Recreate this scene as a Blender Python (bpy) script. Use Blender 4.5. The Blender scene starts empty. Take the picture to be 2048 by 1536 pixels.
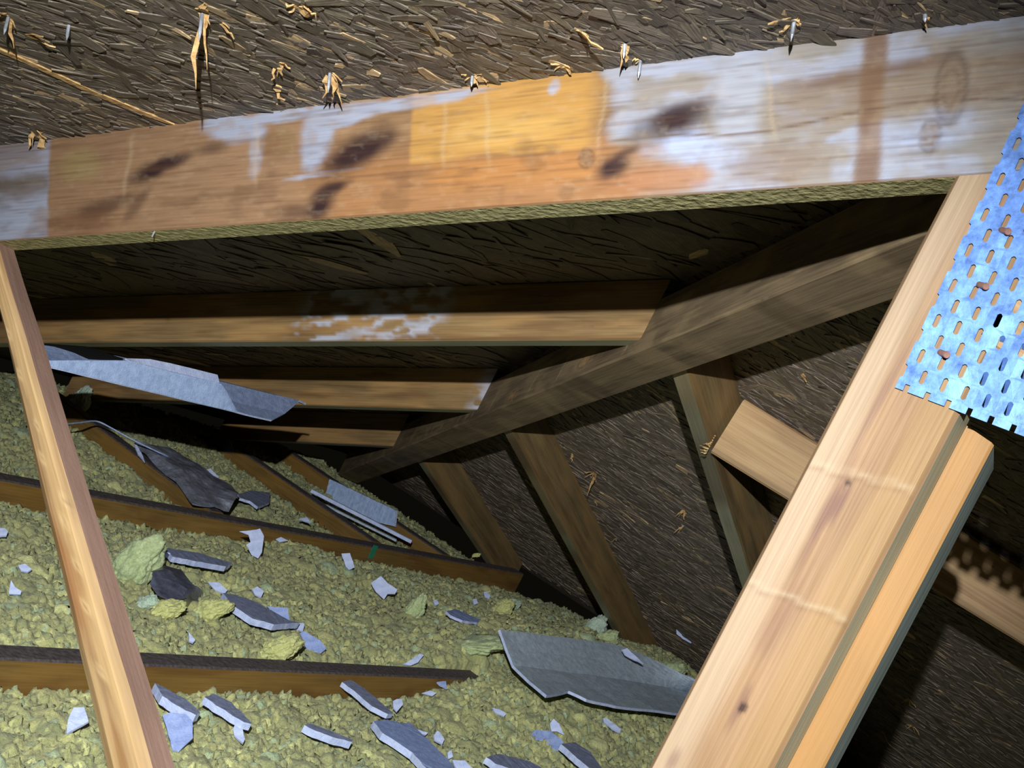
import bpy, bmesh, math, random
import numpy as np
from mathutils import Vector, Matrix, noise
from math import tan, sin, cos, radians, pi

S = bpy.context.scene
COL = S.collection
random.seed(7)
RNG = np.random.default_rng(11)

# ------------------------------------------------------------------ camera, world, torch, exposure
CAM = Vector((-3.37729, -2.58469, 0.68761))
ROT = Matrix(((0.501, -0.738, 0.451), (0.213, -0.400, -0.892), (0.839, 0.543, -0.043)))  # rows: right, down, forward
_r, _f = ROT[0].normalized(), ROT[2].normalized()
_r = (_r - _f * _r.dot(_f)).normalized()
_d = _f.cross(_r)
ROT = Matrix((_r, _d, _f))
FPX = 2574.08
cam = bpy.data.cameras.new('camera')
cam.sensor_width = 36; cam.lens = 36 * FPX / 2048; cam.clip_start = .02; cam.clip_end = 50
cam_o = bpy.data.objects.new('camera', cam); COL.objects.link(cam_o)
M = Matrix((_r, -_d, -_f)).transposed().to_4x4(); M.translation = CAM
cam_o.matrix_world = M
S.camera = cam_o

w = bpy.data.worlds.new('world'); S.world = w; w.use_nodes = True
w.node_tree.nodes['Background'].inputs[0].default_value = (.9, .85, .6, 1)
w.node_tree.nodes['Background'].inputs[1].default_value = .0035

# head torch, worn behind and above the phone
tl = bpy.data.lights.new('head_torch', 'SPOT')
tl.energy = 265; tl.color = (.90, .96, 1.0); tl.spot_size = radians(64); tl.spot_blend = 1.0
tl.shadow_soft_size = .008
torch = bpy.data.objects.new('head_torch', tl); COL.objects.link(torch)
LPOS = CAM + ROT.transposed() @ Vector((0, -.262, -.18))
torch.location = LPOS
_aim = (CAM + ROT.transposed() @ (Vector((-250 / FPX, 400 / FPX, 1)) * 2.4)) - LPOS
torch.rotation_euler = (_aim).to_track_quat('-Z', 'Y').to_euler()

S.view_settings.view_transform = 'Standard'; S.view_settings.look = 'None'
S.view_settings.gamma = 1; S.view_settings.use_curve_mapping = False
S.view_settings.exposure = 0.0

# ------------------------------------------------------------------ frame of the roof (metres)
T = tan(.4082)          # roof pitch
ZT = .131               # underside of the boards above the corner
X1, X2, X3, X4 = -2.381, -1.702, -1.092, -.5006       # rafters under slope A
Y0, Y1, Y2, Y3 = -.558, -1.1265, -1.7314, -2.47      # rafters under slope B
F1Y, F2Y = -1.330, -.6616                             # ceiling joists along x
G3, G4, G5 = -1.2136, -.5982, -.2546                  # ceiling joists along y
H1, HJ, HH = .144, .102, .131
def ra(x, y, h=0): return Vector((x, y, ZT - T * y - h))
def rb(x, y, h=0): return Vector((x, y, ZT - T * x - h))
def at(px, py, n, c):
    """a point of the place: where the sight line through a photo pixel meets the plane n.X = c"""
    d = ROT.transposed() @ Vector(((px - 1024) / FPX, (py - 768) / FPX, 1))
    n = Vector(n)
    return CAM + d * ((c - n.dot(CAM)) / n.dot(d))
def az(px, py, z): return at(px, py, (0, 0, 1), z)
def ax(px, py, x): return at(px, py, (1, 0, 0), x)
def ay(px, py, y): return at(px, py, (0, 1, 0), y)
NA = Vector((0, -T, -1)).normalized()   # into the attic from slope A
NB = Vector((-T, 0, -1)).normalized()

# ------------------------------------------------------------------ helpers
def tag(o, label=None, cat=None, group=None, kind=None):
    if label: o['label'] = label
    if cat: o['category'] = cat
    if group: o['group'] = group
    if kind: o['kind'] = kind
    return o
def obj(name, me, mats=(), parent=None):
    o = bpy.data.objects.new(name, me); COL.objects.link(o)
    for m in (mats if isinstance(mats, (list, tuple)) else (mats,)): me.materials.append(m)
    if parent: o.parent = parent
    return o
def empty(name, loc=(0, 0, 0)):
    o = bpy.data.objects.new(name, None); COL.objects.link(o); o.location = loc; o.empty_display_size = .05
    return o
def mesh_from(verts, faces, smooth=False, cols=None, cname='tint', attrs=None):
    me = bpy.data.meshes.new('m'); me.from_pydata([tuple(v) for v in verts], [], faces)
    if cols is not None:
        a = me.color_attributes.new(cname, 'FLOAT_COLOR', 'POINT'); a.data.foreach_set('color', np.asarray(cols, np.float32).ravel())
    if attrs:
        for k, arr in attrs.items():
            a = me.attributes.new(k, 'FLOAT_VECTOR', 'POINT'); a.data.foreach_set('vector', np.asarray(arr, np.float32).ravel())
    if smooth: me.polygons.foreach_set('use_smooth', [True] * len(me.polygons))
    me.update(); return me
def origin_to(o, p):
    p = Vector(p); o.data.transform(Matrix.Translation(-p)); o.location = p
def srgb(r, g, b):
    f = lambda c: (c / 255 / 12.92) if c / 255 <= .04045 else ((c / 255 + .055) / 1.055) ** 2.4
    return (f(r), f(g), f(b), 1)

class NT:
    def __init__(s, name):
        s.m = bpy.data.materials.new(name); s.m.use_nodes = True; s.t = s.m.node_tree; s.b = s.t.nodes['Principled BSDF']
    def n(s, typ, **kw):
        nd = s.t.nodes.new(typ)
        for k, v in kw.items():
            if k.startswith('_'): setattr(nd, k[1:], v)
            else: nd.inputs[k.replace('__', ' ')].default_value = v
        return nd
    def l(s, a, b): s.t.links.new(a, b)
    def mix(s, fac, a, b, mode='MIX'):
        nd = s.t.nodes.new('ShaderNodeMix'); nd.data_type = 'RGBA'; nd.blend_type = mode
        for sock, v in ((nd.inputs[0], fac), (nd.inputs[6], a), (nd.inputs[7], b)):
            if hasattr(v, 'is_linked') or hasattr(v, 'links'): s.l(v, sock)
            else: sock.default_value = v
        return nd.outputs[2]
    def ramp(s, fac, stops):
        nd = s.t.nodes.new('ShaderNodeValToRGB'); s.l(fac, nd.inputs[0]); e = nd.color_ramp.elements
        while len(e) < len(stops): e.new(.5)
        for i, (p, c) in enumerate(stops): e[i].position = p; e[i].color = c if len(c) == 4 else (*c, 1)
        return nd.outputs[0]
    def bump(s, h, strength=.5, dist=.002, prev=None):
        nd = s.n('ShaderNodeBump', Strength=strength, Distance=dist); s.l(h, nd.inputs['Height'])
        if prev: s.l(prev, nd.inputs['Normal'])
        return nd.outputs[0]
g = lambda v: (v, v, v, 1)

def wood_mat(name, light, dark, ring=1.0, rough=.55, coarse=0.0, spec=.35):
    k = NT(name)
    at_ = k.n('ShaderNodeAttribute', _attribute_name='grain')
    mp = k.n('ShaderNodeMapping', Scale=(2.2, 38, 38)); k.l(at_.outputs['Vector'], mp.inputs[0])
    n1 = k.n('ShaderNodeTexNoise', Scale=1.0, Detail=5.0, Roughness=.6, Distortion=.7); k.l(mp.outputs[0], n1.inputs[0])
    mp2 = k.n('ShaderNodeMapping', Scale=(9, 300, 300)); k.l(at_.outputs['Vector'], mp2.inputs[0])
    n2 = k.n('ShaderNodeTexNoise', Scale=1.0, Detail=3.0); k.l(mp2.outputs[0], n2.inputs[0])
    n3 = k.n('ShaderNodeTexNoise', Scale=7.0, Detail=4.0); k.l(at_.outputs['Vector'], n3.inputs[0])
    c = k.ramp(n1.outputs[0], [(.33, dark), (.5, tuple(.5 * (a + b) for a, b in zip(light, dark))), (.66, light)])
    c = k.mix(.35 * ring, c, k.ramp(n2.outputs[0], [(.35, dark), (.6, light)]))
    c = k.mix(.35, c, k.ramp(n3.outputs[0], [(.3, g(.55)), (.7, g(1.25))]), 'MULTIPLY')
    st = k.n('ShaderNodeAttribute', _attribute_name='stain')
    # keep the grain faintly visible through the stains
    gr = k.ramp(n2.outputs[0], [(.3, g(.78)), (.7, g(1.1))])
    sc = k.mix(.6, st.outputs['Color'], gr, 'MULTIPLY')
    c = k.mix(st.outputs['Alpha'], c, sc)
    k.l(c, k.b.inputs['Base Color'])
    k.b.inputs['Roughness'].default_value = rough; k.b.inputs['Specular IOR Level'].default_value = spec
    bmp = k.bump(n2.outputs[0], .5, .0008)
    if coarse:
        n4 = k.n('ShaderNodeTexNoise', Scale=160.0, Detail=4.0); k.l(at_.outputs['Vector'], n4.inputs[0])
        bmp = k.bump(n4.outputs[0], coarse, .002, bmp)
    k.l(bmp, k.b.inputs['Normal'])
    return k.m

W_TAN = wood_mat('pine_tan', srgb(190, 156, 112), srgb(148, 108, 68))
W_PALE = wood_mat('pine_pale', srgb(152, 120, 88), srgb(124, 92, 62))
W_GOLD = wood_mat('pine_gold', srgb(166, 124, 74), srgb(150, 108, 60), ring=.5)
W_GREY = wood_mat('weathered_timber', srgb(150, 128, 98), srgb(96, 78, 58), rough=.7)
W_BROWN = wood_mat('joist_timber', srgb(142, 110, 58), srgb(98, 72, 34), rough=.6)
W_ROOF = wood_mat('rafter_timber', srgb(164, 132, 88), srgb(112, 86, 54), rough=.6)
W_MAIN = wood_mat('chord_timber', srgb(140, 108, 76), srgb(104, 74, 48), rough=.6)
W_LOW = wood_mat('lower_rafter_timber', srgb(142, 118, 78), srgb(98, 78, 50), rough=.65)
def end_mat(name, c1, c2):
    k = NT(name); tc = k.n('ShaderNodeTexCoord')
    n = k.n('ShaderNodeTexNoise', Scale=120.0, Detail=4.0); k.l(tc.outputs['Object'], n.inputs[0])
    k.l(k.ramp(n.outputs[0], [(.3, c2), (.7, c1)]), k.b.inputs['Base Color']); k.b.inputs['Roughness'].default_value = .8
    k.l(k.bump(n.outputs[0], .8, .003), k.b.inputs['Normal']); return k.m
SAWN_LIT = end_mat('sawn_underside_lit', srgb(206, 196, 140), srgb(150, 140, 92))  # near rafter's underside made paler: light reaching it is put into the colour
GREYEDGE = wood_mat('grey_edge', srgb(178, 174, 146), srgb(140, 136, 110))
BLUEEDGE = wood_mat('bluegrey_edge', srgb(146, 152, 142), srgb(112, 118, 110))
DARKTOP = end_mat('dark_joist_top', srgb(96, 84, 84), srgb(62, 54, 52))  # joist tops darker and greyer than the joist faces
REDSIDE = wood_mat('reddish_side', srgb(156, 124, 108), srgb(128, 98, 84), coarse=.2)

# ------------------------------------------------------------------ timber: a board from two end sections
def timber(name, A, B, mat, seed=0, dl=.05, ds=.02, r=.003, stain=None, extra=None, parent=None, wob=.0):
    """A, B: four corners each (order round the section). stain(u, s, t, side) -> rgba, u in metres along, s/t 0..1.
    extra: {side: material} for the long sides 0..3 (side i runs from corner i to corner i+1)."""
    A = [Vector(p) for p in A]; B = [Vector(p) for p in B]
    L = (sum(B, Vector()) / 4 - sum(A, Vector()) / 4).length
    e = [(A[(i + 1) % 4] - A[i]).length for i in range(4)]
    w_, h_ = max(e[0], 1e-4), max(e[1], 1e-4)
    ring = []; rs, rt = min(.45, r / w_), min(.45, r / h_)
    cs = [(0, 0), (1, 0), (1, 1), (0, 1)]
    for i in range(4):
        a = cs[i]; b = cs[(i + 1) % 4]
        n = max(1, round(e[i] / ds))
        d = (b[0] - a[0], b[1] - a[1]); m_ = rs if d[0] else rt
        for j in range(n + 1):
            q = m_ + (1 - 2 * m_) * j / n
            ring.append((a[0] + d[0] * q, a[1] + d[1] * q, i))
    nr = len(ring); ns = max(1, round(L / dl)); V = []; G = []; C = []
    su = RNG.uniform(0, 50); rnd = random.Random(seed)
    for k in range(ns + 1):
        q = k / ns
        P = [A[i].lerp(B[i], q) for i in range(4)]
        for s, t, side in ring:
            p = (P[0] * (1 - s) + P[1] * s) * (1 - t) + (P[3] * (1 - s) + P[2] * s) * t
            if wob: p = p + noise.noise_vector(p * 9) * wob
            V.append(p); G.append((q * L + seed * 3.7, s * w_ + seed * 1.3, t * h_))
            C.append((q * L, s, t, side))
    F = []; mi = []
    for k in range(ns):
        for j in range(nr):
            j2 = (j + 1) % nr
            F.append((k * nr + j, k * nr + j2, (k + 1) * nr + j2, (k + 1) * nr + j)); mi.append(ring[j][2])
    F.append(tuple(range(nr))[::-1]); mi.append(9)
    F.append(tuple(ns * nr + j for j in range(nr))); mi.append(9)
    C = np.array(C)
    rgba = np.zeros((len(V), 4))
    if stain is not None: rgba = stain(C[:, 0], C[:, 1], C[:, 2], C[:, 3])
    me = mesh_from(V, F, cols=rgba, cname='stain', attrs={'grain': G})
    mats = [mat]
    if extra:
        for m_ in extra.values():
            if m_ not in mats: mats.append(m_)
        me.polygons.foreach_set('material_index', [mats.index(extra[i]) if i in extra else 0 for i in mi])
    o = obj(name, me, mats, parent)
    # outward normals
    bm = bmesh.new(); bm.from_mesh(me); bmesh.ops.recalc_face_normals(bm, faces=bm.faces); bm.to_mesh(me); bm.free()
    origin_to(o, sum(A, Vector()) / 4)
    return o
def sm(e0, e1, x):
    t = np.clip((x - e0) / (e1 - e0 + 1e-12), 0, 1); return t * t * (3 - 2 * t)
# smooth value noise in numpy
_G = np.random.default_rng(3).random((256, 256))
def vn(x, y, oct=4, seed=0):
    o = 0; a = 1; tot = 0
    for i in range(oct):
        X = x * 2 ** i + seed * 17.3 + i * 7.7; Y = y * 2 ** i + seed * 5.1 + i * 3.3
        xi = np.floor(X).astype(int); yi = np.floor(Y).astype(int); fx = X - xi; fy = Y - yi
        fx = fx * fx * (3 - 2 * fx); fy = fy * fy * (3 - 2 * fy)
        q = lambda i_, j_: _G[i_ & 255, j_ & 255]
        v = (q(xi, yi) * (1 - fx) + q(xi + 1, yi) * fx) * (1 - fy) + (q(xi, yi + 1) * (1 - fx) + q(xi + 1, yi + 1) * fx) * fy
        o = o + v * a; tot += a; a *= .5
    return o / tot
def over(base, col, al):
    al = np.clip(al, 0, 1)[:, None]; c = np.array(srgb(*col)[:3])
    na = al[:, 0] + base[:, 3] * (1 - al[:, 0])
    rgb = (c * al + base[:, :3] * base[:, 3:4] * (1 - al)) / np.maximum(na, 1e-6)[:, None]
    return np.concatenate([rgb, na[:, None]], 1)
def blob(X, Y, cx, cy, rx, ry, ang=0, soft=.5, nz=.35, sc=.02, seed=0):
    a = radians(ang); dx = X - cx; dy = Y - cy
    u = (dx * cos(a) + dy * sin(a)) / rx; v = (-dx * sin(a) + dy * cos(a)) / ry
    d = np.sqrt(u * u + v * v) + (vn(X * sc, Y * sc, 4, seed) - .5) * 2 * nz
    return 1 - sm(1 - soft, 1 + soft * .3, d)
def knots(lst, light=(214, 176, 128), dark=(96, 58, 34)):
    """knots on one side: (u, s_or_t 0..1, side, radius m, width of face m)"""
    def fn(u, s, t, side):
        o = np.zeros((len(u), 4))
        for ku, kv, sd, rad, fw in lst:
            v = np.where((side == 0) | (side == 2), s, t)
            d = np.sqrt(((u - ku) / 1.7) ** 2 + ((v - kv) * fw) ** 2) / rad
            on = (side == sd)
            o = over(o, light, .5 * (1 - sm(1.0, 2.6, d)) * on)
            o = over(o, dark, .8 * (1 - sm(.3, 1.0, d)) * on)
            o = over(o, dark, .5 * np.exp(-((d - 1.1) / .16) ** 2) * on)
        return o
    return fn

# ------------------------------------------------------------------ roof boards: strand panels, every strand raised a little
def osb_mat():
    k = NT('strand_board')
    a = k.n('ShaderNodeAttribute', _attribute_name='tint')
    gr = k.n('ShaderNodeAttribute', _attribute_name='grain')
    mp = k.n('ShaderNodeMapping', Scale=(16, 620, 60)); k.l(gr.outputs['Vector'], mp.inputs[0])
    n = k.n('ShaderNodeTexNoise', Scale=1.0, Detail=4.0, Roughness=.65); k.l(mp.outputs[0], n.inputs[0])
    n2 = k.n('ShaderNodeTexNoise', Scale=70.0, Detail=5.0); k.l(gr.outputs['Vector'], n2.inputs[0])
    c = k.mix(.75, a.outputs['Color'], k.ramp(n.outputs[0], [(.32, g(.5)), (.52, g(1)), (.7, g(1.8))]), 'MULTIPLY')
    c = k.mix(.5, c, k.ramp(n2.outputs[0], [(.3, g(.5)), (.7, g(1.4))]), 'MULTIPLY')
    k.l(c, k.b.inputs['Base Color']); k.b.inputs['Roughness'].default_value = .62
    k.b.inputs['Specular IOR Level'].default_value = .5
    k.l(k.bump(n.outputs[0], .9, .0016, k.bump(n2.outputs[0], .5, .002)), k.b.inputs['Normal'])
    return k.m
OSB = osb_mat()
def strand_panel(name, corners, P, dirv, zones, lightp=.04, base=(78, 64, 48)):
    """corners: outline of the panel (underside), P(x,y)->point, zones: [(xmin,xmax,ymin,ymax,count,size)]"""
    n_in = NA if name == 'ceiling' else NB
    V = []; F = []; C = []; G = []
    for c in corners: V.append(Vector(c))
    nc = len(corners)
    for c in corners: V.append(Vector(c) - n_in * .012)
    F.append(tuple(range(nc))); F.append(tuple(range(nc, 2 * nc))[::-1])
    for i in range(nc): F.append((i, (i + 1) % nc, nc + (i + 1) % nc, nc + i))
    b0 = srgb(*base)
    for v in V: C.append(b0); G.append((v.x, v.y, v.z))
    dirv = Vector(dirv).normalized(); side = n_in.cross(dirv)
    rnd = random.Random(5)
    for (x0, x1, y0, y1, cnt, sz, inside) in zones:
        for _ in range(cnt):
            x = rnd.uniform(x0, x1); y = rnd.uniform(y0, y1)
            if not inside(x, y): continue
            a = rnd.gauss(0, .36); d = dirv * cos(a) + side * sin(a); s = n_in.cross(d)
            ln = rnd.uniform(.04, .15) * sz; wd = (rnd.uniform(.004, .012) if rnd.random() < .55 else rnd.uniform(.012, .03)) * sz
            p = P(x, y) + n_in * rnd.uniform(.0001, .0010)
            tl_ = rnd.gauss(0, .010); tw = rnd.gauss(0, .045); curl = abs(rnd.gauss(0, .0016)) if rnd.random() < .5 else 0
            k = len(V); nn = 4
            v = rnd.random()
            if v < lightp: q = rnd.uniform(.75, 1.05); col = srgb(190 * q, 162 * q, 122 * q)
            else:
                q = rnd.uniform(.78, 1.1); col = srgb(base[0] * q, base[1] * q * rnd.uniform(.985, 1.01), base[2] * q * rnd.uniform(.95, 1.05))
            go = (rnd.uniform(0, 9), rnd.uniform(0, 9), rnd.uniform(0, 9))
            for i in range(nn):
                q = i / (nn - 1) * 2 - 1
                ww = wd * (1 - .45 * abs(q) ** 3) * rnd.uniform(.8, 1.1); off = rnd.uniform(-.12, .12) * wd
                ww = max(ww * (1 if 0 < i < nn - 1 else rnd.uniform(.25, .9)), .001); up = n_in * (tl_ * q * ln * .5 + curl * q * q)
                for sg in (-1, 1):
                    V.append(p + d * q * ln * .5 + s * (sg * ww * .5 + off) + up + n_in * (sg * tw * ww * .5 + .0008))
                    C.append(col); G.append((go[0] + q * ln * .5, go[1] + sg * ww * .5, go[2]))
            # underside edge so that each strand has thickness
            for i in range(nn):
                for sg in (0, 1):
                    V.append(V[k + i * 2 + sg] - n_in * .0014); C.append(col); G.append(G[k + i * 2 + sg])
            m = k + nn * 2
            for i in range(nn - 1):
                F.append((k + i * 2, k + i * 2 + 1, k + i * 2 + 3, k + i * 2 + 2))
                F.append((k + i * 2, k + i * 2 + 2, m + i * 2 + 2, m + i * 2))
                F.append((k + i * 2 + 1, m + i * 2 + 1, m + i * 2 + 3, k + i * 2 + 3))
            F.append((k, m, m + 1, k + 1)); F.append((k + 2 * nn - 2, k + 2 * nn - 1, m + 2 * nn - 1, m + 2 * nn - 2))
    me = mesh_from(V, F, cols=C, attrs={'grain': G})
    o = obj(name, me, OSB); tag(o, kind='structure'); return o
LO = -4.1; HI = .36
strand_panel('ceiling', [ra(LO, HI), ra(HI, HI), ra(LO, LO)], ra, (.9, -.35, .15),
    [(-3.0, X1 + .03, -2.5, -.8, 14000, 1.0, lambda x, y: y > x), (X1, .1, -2.4, .1, 2500, 1.3, lambda x, y: y > x)], lightp=.05, base=(106, 94, 79))
strand_panel('ceiling.001', [rb(HI, HI), rb(HI, LO), rb(LO, LO)], rb, (.2, -1, -.08),
    [(-1.95, .3, -2.6, 0, 30000, 1.15, lambda x, y: x > y)], lightp=.03, base=(122, 108, 92))

# ------------------------------------------------------------------ the floor under the wool
fl = mesh_from([(-4.2, -3.6, -.19), (.5, -3.6, -.19), (.5, .5, -.19), (-4.2, .5, -.19), (-4.2, -3.6, -.205), (.5, -3.6, -.205), (.5, .5, -.205), (-4.2, .5, -.205)],
    [(0, 1, 2, 3), (7, 6, 5, 4), (0, 4, 5, 1), (1, 5, 6, 2), (2, 6, 7, 3), (3, 7, 4, 0)])
tag(obj('floor', fl, end_mat('plasterboard', srgb(150, 145, 135), srgb(120, 116, 108))), kind='structure')

# ------------------------------------------------------------------ rafters under slope A
def frafter(x, ya, yb, h, th, mat, seed, stain=None, extra=None, **kw):
    A = [ra(x, ya, h), ra(x + th, ya, h), ra(x + th, ya, .0), ra(x, ya, .0)]
    B = [ra(x, yb, h), ra(x + th, yb, h), ra(x + th, yb, .0), ra(x, yb, .0)]
    return timber('rafter', A, B, mat, seed, stain=stain, extra=extra, **kw)
# stains of the near chord: X runs along the face in the chord's own stations, V 0 (top) .. 200 (bottom)
_ys = np.array([-2.514, -2.382, -2.241, -2.172, -2.076, -1.97, -1.812, -1.654, -1.502, -1.321, -1.113, -.312, .5])
_xs = np.array([3000, 2500, 2048, 1850, 1600, 1350, 1024, 740, 500, 250, 0, -700, -1500])
def XMAP(y): return np.interp(y, _ys, _xs)
def chord_stain(yA, yB):
    def fn(u, s, t, side):
        L = abs(yA - yB) / cos(.4082); y = yA + (yB - yA) * u / L
        V = (1 - t) * 200; X = XMAP(y); X = X + (100 - V) * .47 * (1 + .3 * X / 1024)
        o = np.zeros((len(u), 4)); n1 = vn(X * .012, V * .03, 4, 1); n2 = vn(X * .004, V * .09, 4, 2)
        grain = vn(X * .006, V * .25, 3, 9)
        WH = (182, 184, 200); GW = (166, 158, 150)
        # broad tones
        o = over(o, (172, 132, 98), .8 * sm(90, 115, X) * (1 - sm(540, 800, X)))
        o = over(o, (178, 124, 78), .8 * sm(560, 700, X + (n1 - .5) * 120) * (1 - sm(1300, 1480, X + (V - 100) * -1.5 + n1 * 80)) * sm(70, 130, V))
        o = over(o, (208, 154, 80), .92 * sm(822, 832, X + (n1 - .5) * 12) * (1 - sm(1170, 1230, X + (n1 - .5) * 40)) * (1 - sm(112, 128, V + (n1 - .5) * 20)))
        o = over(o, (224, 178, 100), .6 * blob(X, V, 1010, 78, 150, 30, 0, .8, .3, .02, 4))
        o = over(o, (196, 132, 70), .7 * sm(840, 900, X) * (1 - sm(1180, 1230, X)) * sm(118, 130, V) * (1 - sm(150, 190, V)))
        # white bloom, left end
        o = over(o, WH, .92 * (1 - sm(98, 108, X + (n1 - .5) * 14)) * (.55 + .9 * sm(.3, .62, n1)))
        o = over(o, (120, 108, 92), .75 * (1 - sm(98, 110, X)) * np.exp(-((V - 92 - (n1 - .5) * 40) / 22) ** 2))
        mot = .72 + .5 * sm(.3, .6, vn(X * .03, V * .06, 4, 41))
        # bloom patches with crisp edges
        for cx, cy, rx, ry, an, al in ((470, 26, 78, 30, 12, .95), (560, 14, 90, 14, 0, .9), (515, 70, 18, 58, 4, .55), (640, 52, 38, 68, 14, .95), (700, 26, 90, 20, -6, .95), (820, 18, 130, 12, -1, .8), (930, 12, 70, 8, 0, .6), (650, 124, 88, 5, -3, .85), (1108, 22, 14, 14, 0, .7)):
            o = over(o, WH, mot * al * blob(X, V, cx, cy, rx, ry, an, .45, .3, .03, int(cx)))
        o = over(o, (158, 124, 86), .8 * blob(X, V, 562, 62, 36, 30, 0, .3, .2, .04, 8))
        o = over(o, (146, 104, 70), .55 * blob(X, V, 540, 60, 24, 26, 0, .3, .2, .04, 8))
        # right half: grey-white with brown bands
        rt = sm(1212, 1250, X + (n1 - .5) * 50 + (V - 60) * -.25)
        rt = rt * (1 - (1 - sm(1250, 1420, X + n1 * 60)) * sm(112, 130, V))
        o = over(o, GW, .9 * rt * (.75 + .4 * n1))
        o = over(o, WH, .75 * mot * rt * sm(.45, .62, vn(X * .007, V * .02, 4, 12)))
        band = np.exp(-(((V - (92 - (X - 1520) * .035)) / 34) ** 4)) * sm(1490, 1580, X + (n1 - .5) * 60)
        o = over(o, (150, 124, 98), .85 * band * (.7 + .6 * (grain - .3)))
        o = over(o, (124, 88, 62), .7 * np.exp(-((V - (62 - (X - 1600) * .06)) / 10) ** 2) * sm(1540, 1640, X) * (1 - sm(1850, 1960, X)))
        o = over(o, (186, 194, 220), .8 * mot * blob(X, V, 1400, 138, 120, 34, 12, .5, .35, .02, 31))
        o = over(o, (186, 194, 220), .7 * mot * blob(X, V, 1880, 140, 130, 30, -3, .5, .4, .02, 32))
        o = over(o, (186, 188, 200), .7 * blob(X, V, 1480, 70, 60, 70, 25, .5, .3, .02, 33))
        o = over(o, (150, 128, 112), .75 * blob(X, V, 1560, 165, 110, 34, 0, .6, .45, .02, 35))
        o = over(o, (184, 124, 82), .75 * blob(X, V, 1330, 176, 120, 24, 0, .5, .4, .02, 36))
        # dark blotches
        for cx, cy, rx, ry, an, al in ((318, 84, 66, 22, -20, .95), (352, 76, 40, 14, -14, .8), (425, 58, 40, 14, -4, .5), (715, 96, 98, 34, -22, .95), (745, 84, 60, 20, -16, .8), (650, 176, 38, 26, -48, .95), (672, 150, 50, 12, -16, .85), (610, 186, 60, 18, 0, .5), (1350, 94, 112, 32, -9, .95), (1345, 84, 70, 16, -9, .8), (1235, 152, 36, 20, -22, .95), (1262, 132, 30, 8, -10, .6), (205, 150, 90, 20, -12, .55), (280, 150, 50, 14, -50, .45)):
            o = over(o, (58, 36, 36), al * 1.1 * blob(X, V, cx, cy, rx, ry, an, .85, .35, .02, int(cx) + 1))
        o = over(o, (126, 80, 50), .5 * blob(X, V, 180, 176, 110, 26, 0, .7, .5, .02, 77))
        o = over(o, (176, 156, 96), .5 * blob(X, V, 165, 62, 46, 40, 0, .6, .3, .02, 79))
        # vertical tie mark, cracks, knots
        st = np.exp(-(((X - 1748 - (V - 100) * -.02 + (n1 - .5) * 8) / 26) ** 6))
        o = over(o, (152, 116, 84), .8 * st); o = over(o, (118, 82, 58), .5 * st * sm(.4, .6, vn(X * .02, V * .03, 3, 55)) )
        crk = np.exp(-((V - (118 - 12 * sm(1440, 1700, X) - 6 * np.sin(X * .011))) / 1.8) ** 2)
        o = over(o, (112, 84, 64), .8 * crk * sm(1200, 1260, X))
        o = over(o, (168, 116, 66), .8 * np.exp(-((V - 124) / 2.2) ** 2) * sm(560, 700, X) * (1 - sm(1160, 1220, X)))
        for kx, kv, rx, ry in ((1905, 86, 30, 44), (1870, 146, 20, 20), (1183, 136, 14, 14)):
            d = np.sqrt(((X - kx) / rx) ** 2 + ((V - kv) / ry) ** 2)
            o = over(o, (96, 72, 54), .55 * np.exp(-((d - 1) / .22) ** 2)); o = over(o, (150, 124, 98), .6 * (1 - sm(.6, 1, d)))
            o = over(o, (110, 84, 64), .5 * np.exp(-((d - .55) / .1) ** 2))
        fib = vn(X * .012, V * .5, 3, 64); mo = vn(X * .05, V * .12, 4, 65)
        o = over(o, (112, 78, 52), .38 * sm(.52, .8, fib)); o = over(o, (222, 196, 160), .12 * sm(.55, .8, mo))
        o = over(o, (104, 72, 50), .35 * sm(.55, .75, vn(X * .015, V * .03, 4, 66)) * sm(60, 120, V) * (1 - sm(1180, 1300, X)))
        # pale cross marks
        for cx, sl in ((258, .25), (980, -.1), (1210, .2), (1545, -.35), (895, 0), (515, 0)):
            o = over(o, (218, 190, 150), .3 * np.exp(-((X - cx - (V - 80) * -sl * .6 + 2 * np.sin(V * .08)) / 4.0) ** 2) * sm(5, 30, V) * (1 - sm(110, 150, V)))
        o[:, :3] *= .62
        o[:, 3] *= (side == 3)
        return o
    return fn
yA, yB = .15, -2.365
_t = frafter(X1, yA, yB, H1, .04, W_MAIN, 1, stain=chord_stain(yA, yB), extra={0: SAWN_LIT}, dl=.0035, ds=.0025, r=.002)
tag(_t, 'large near rafter with white bloom and dark brown blotches under the boards', 'rafter')

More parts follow.
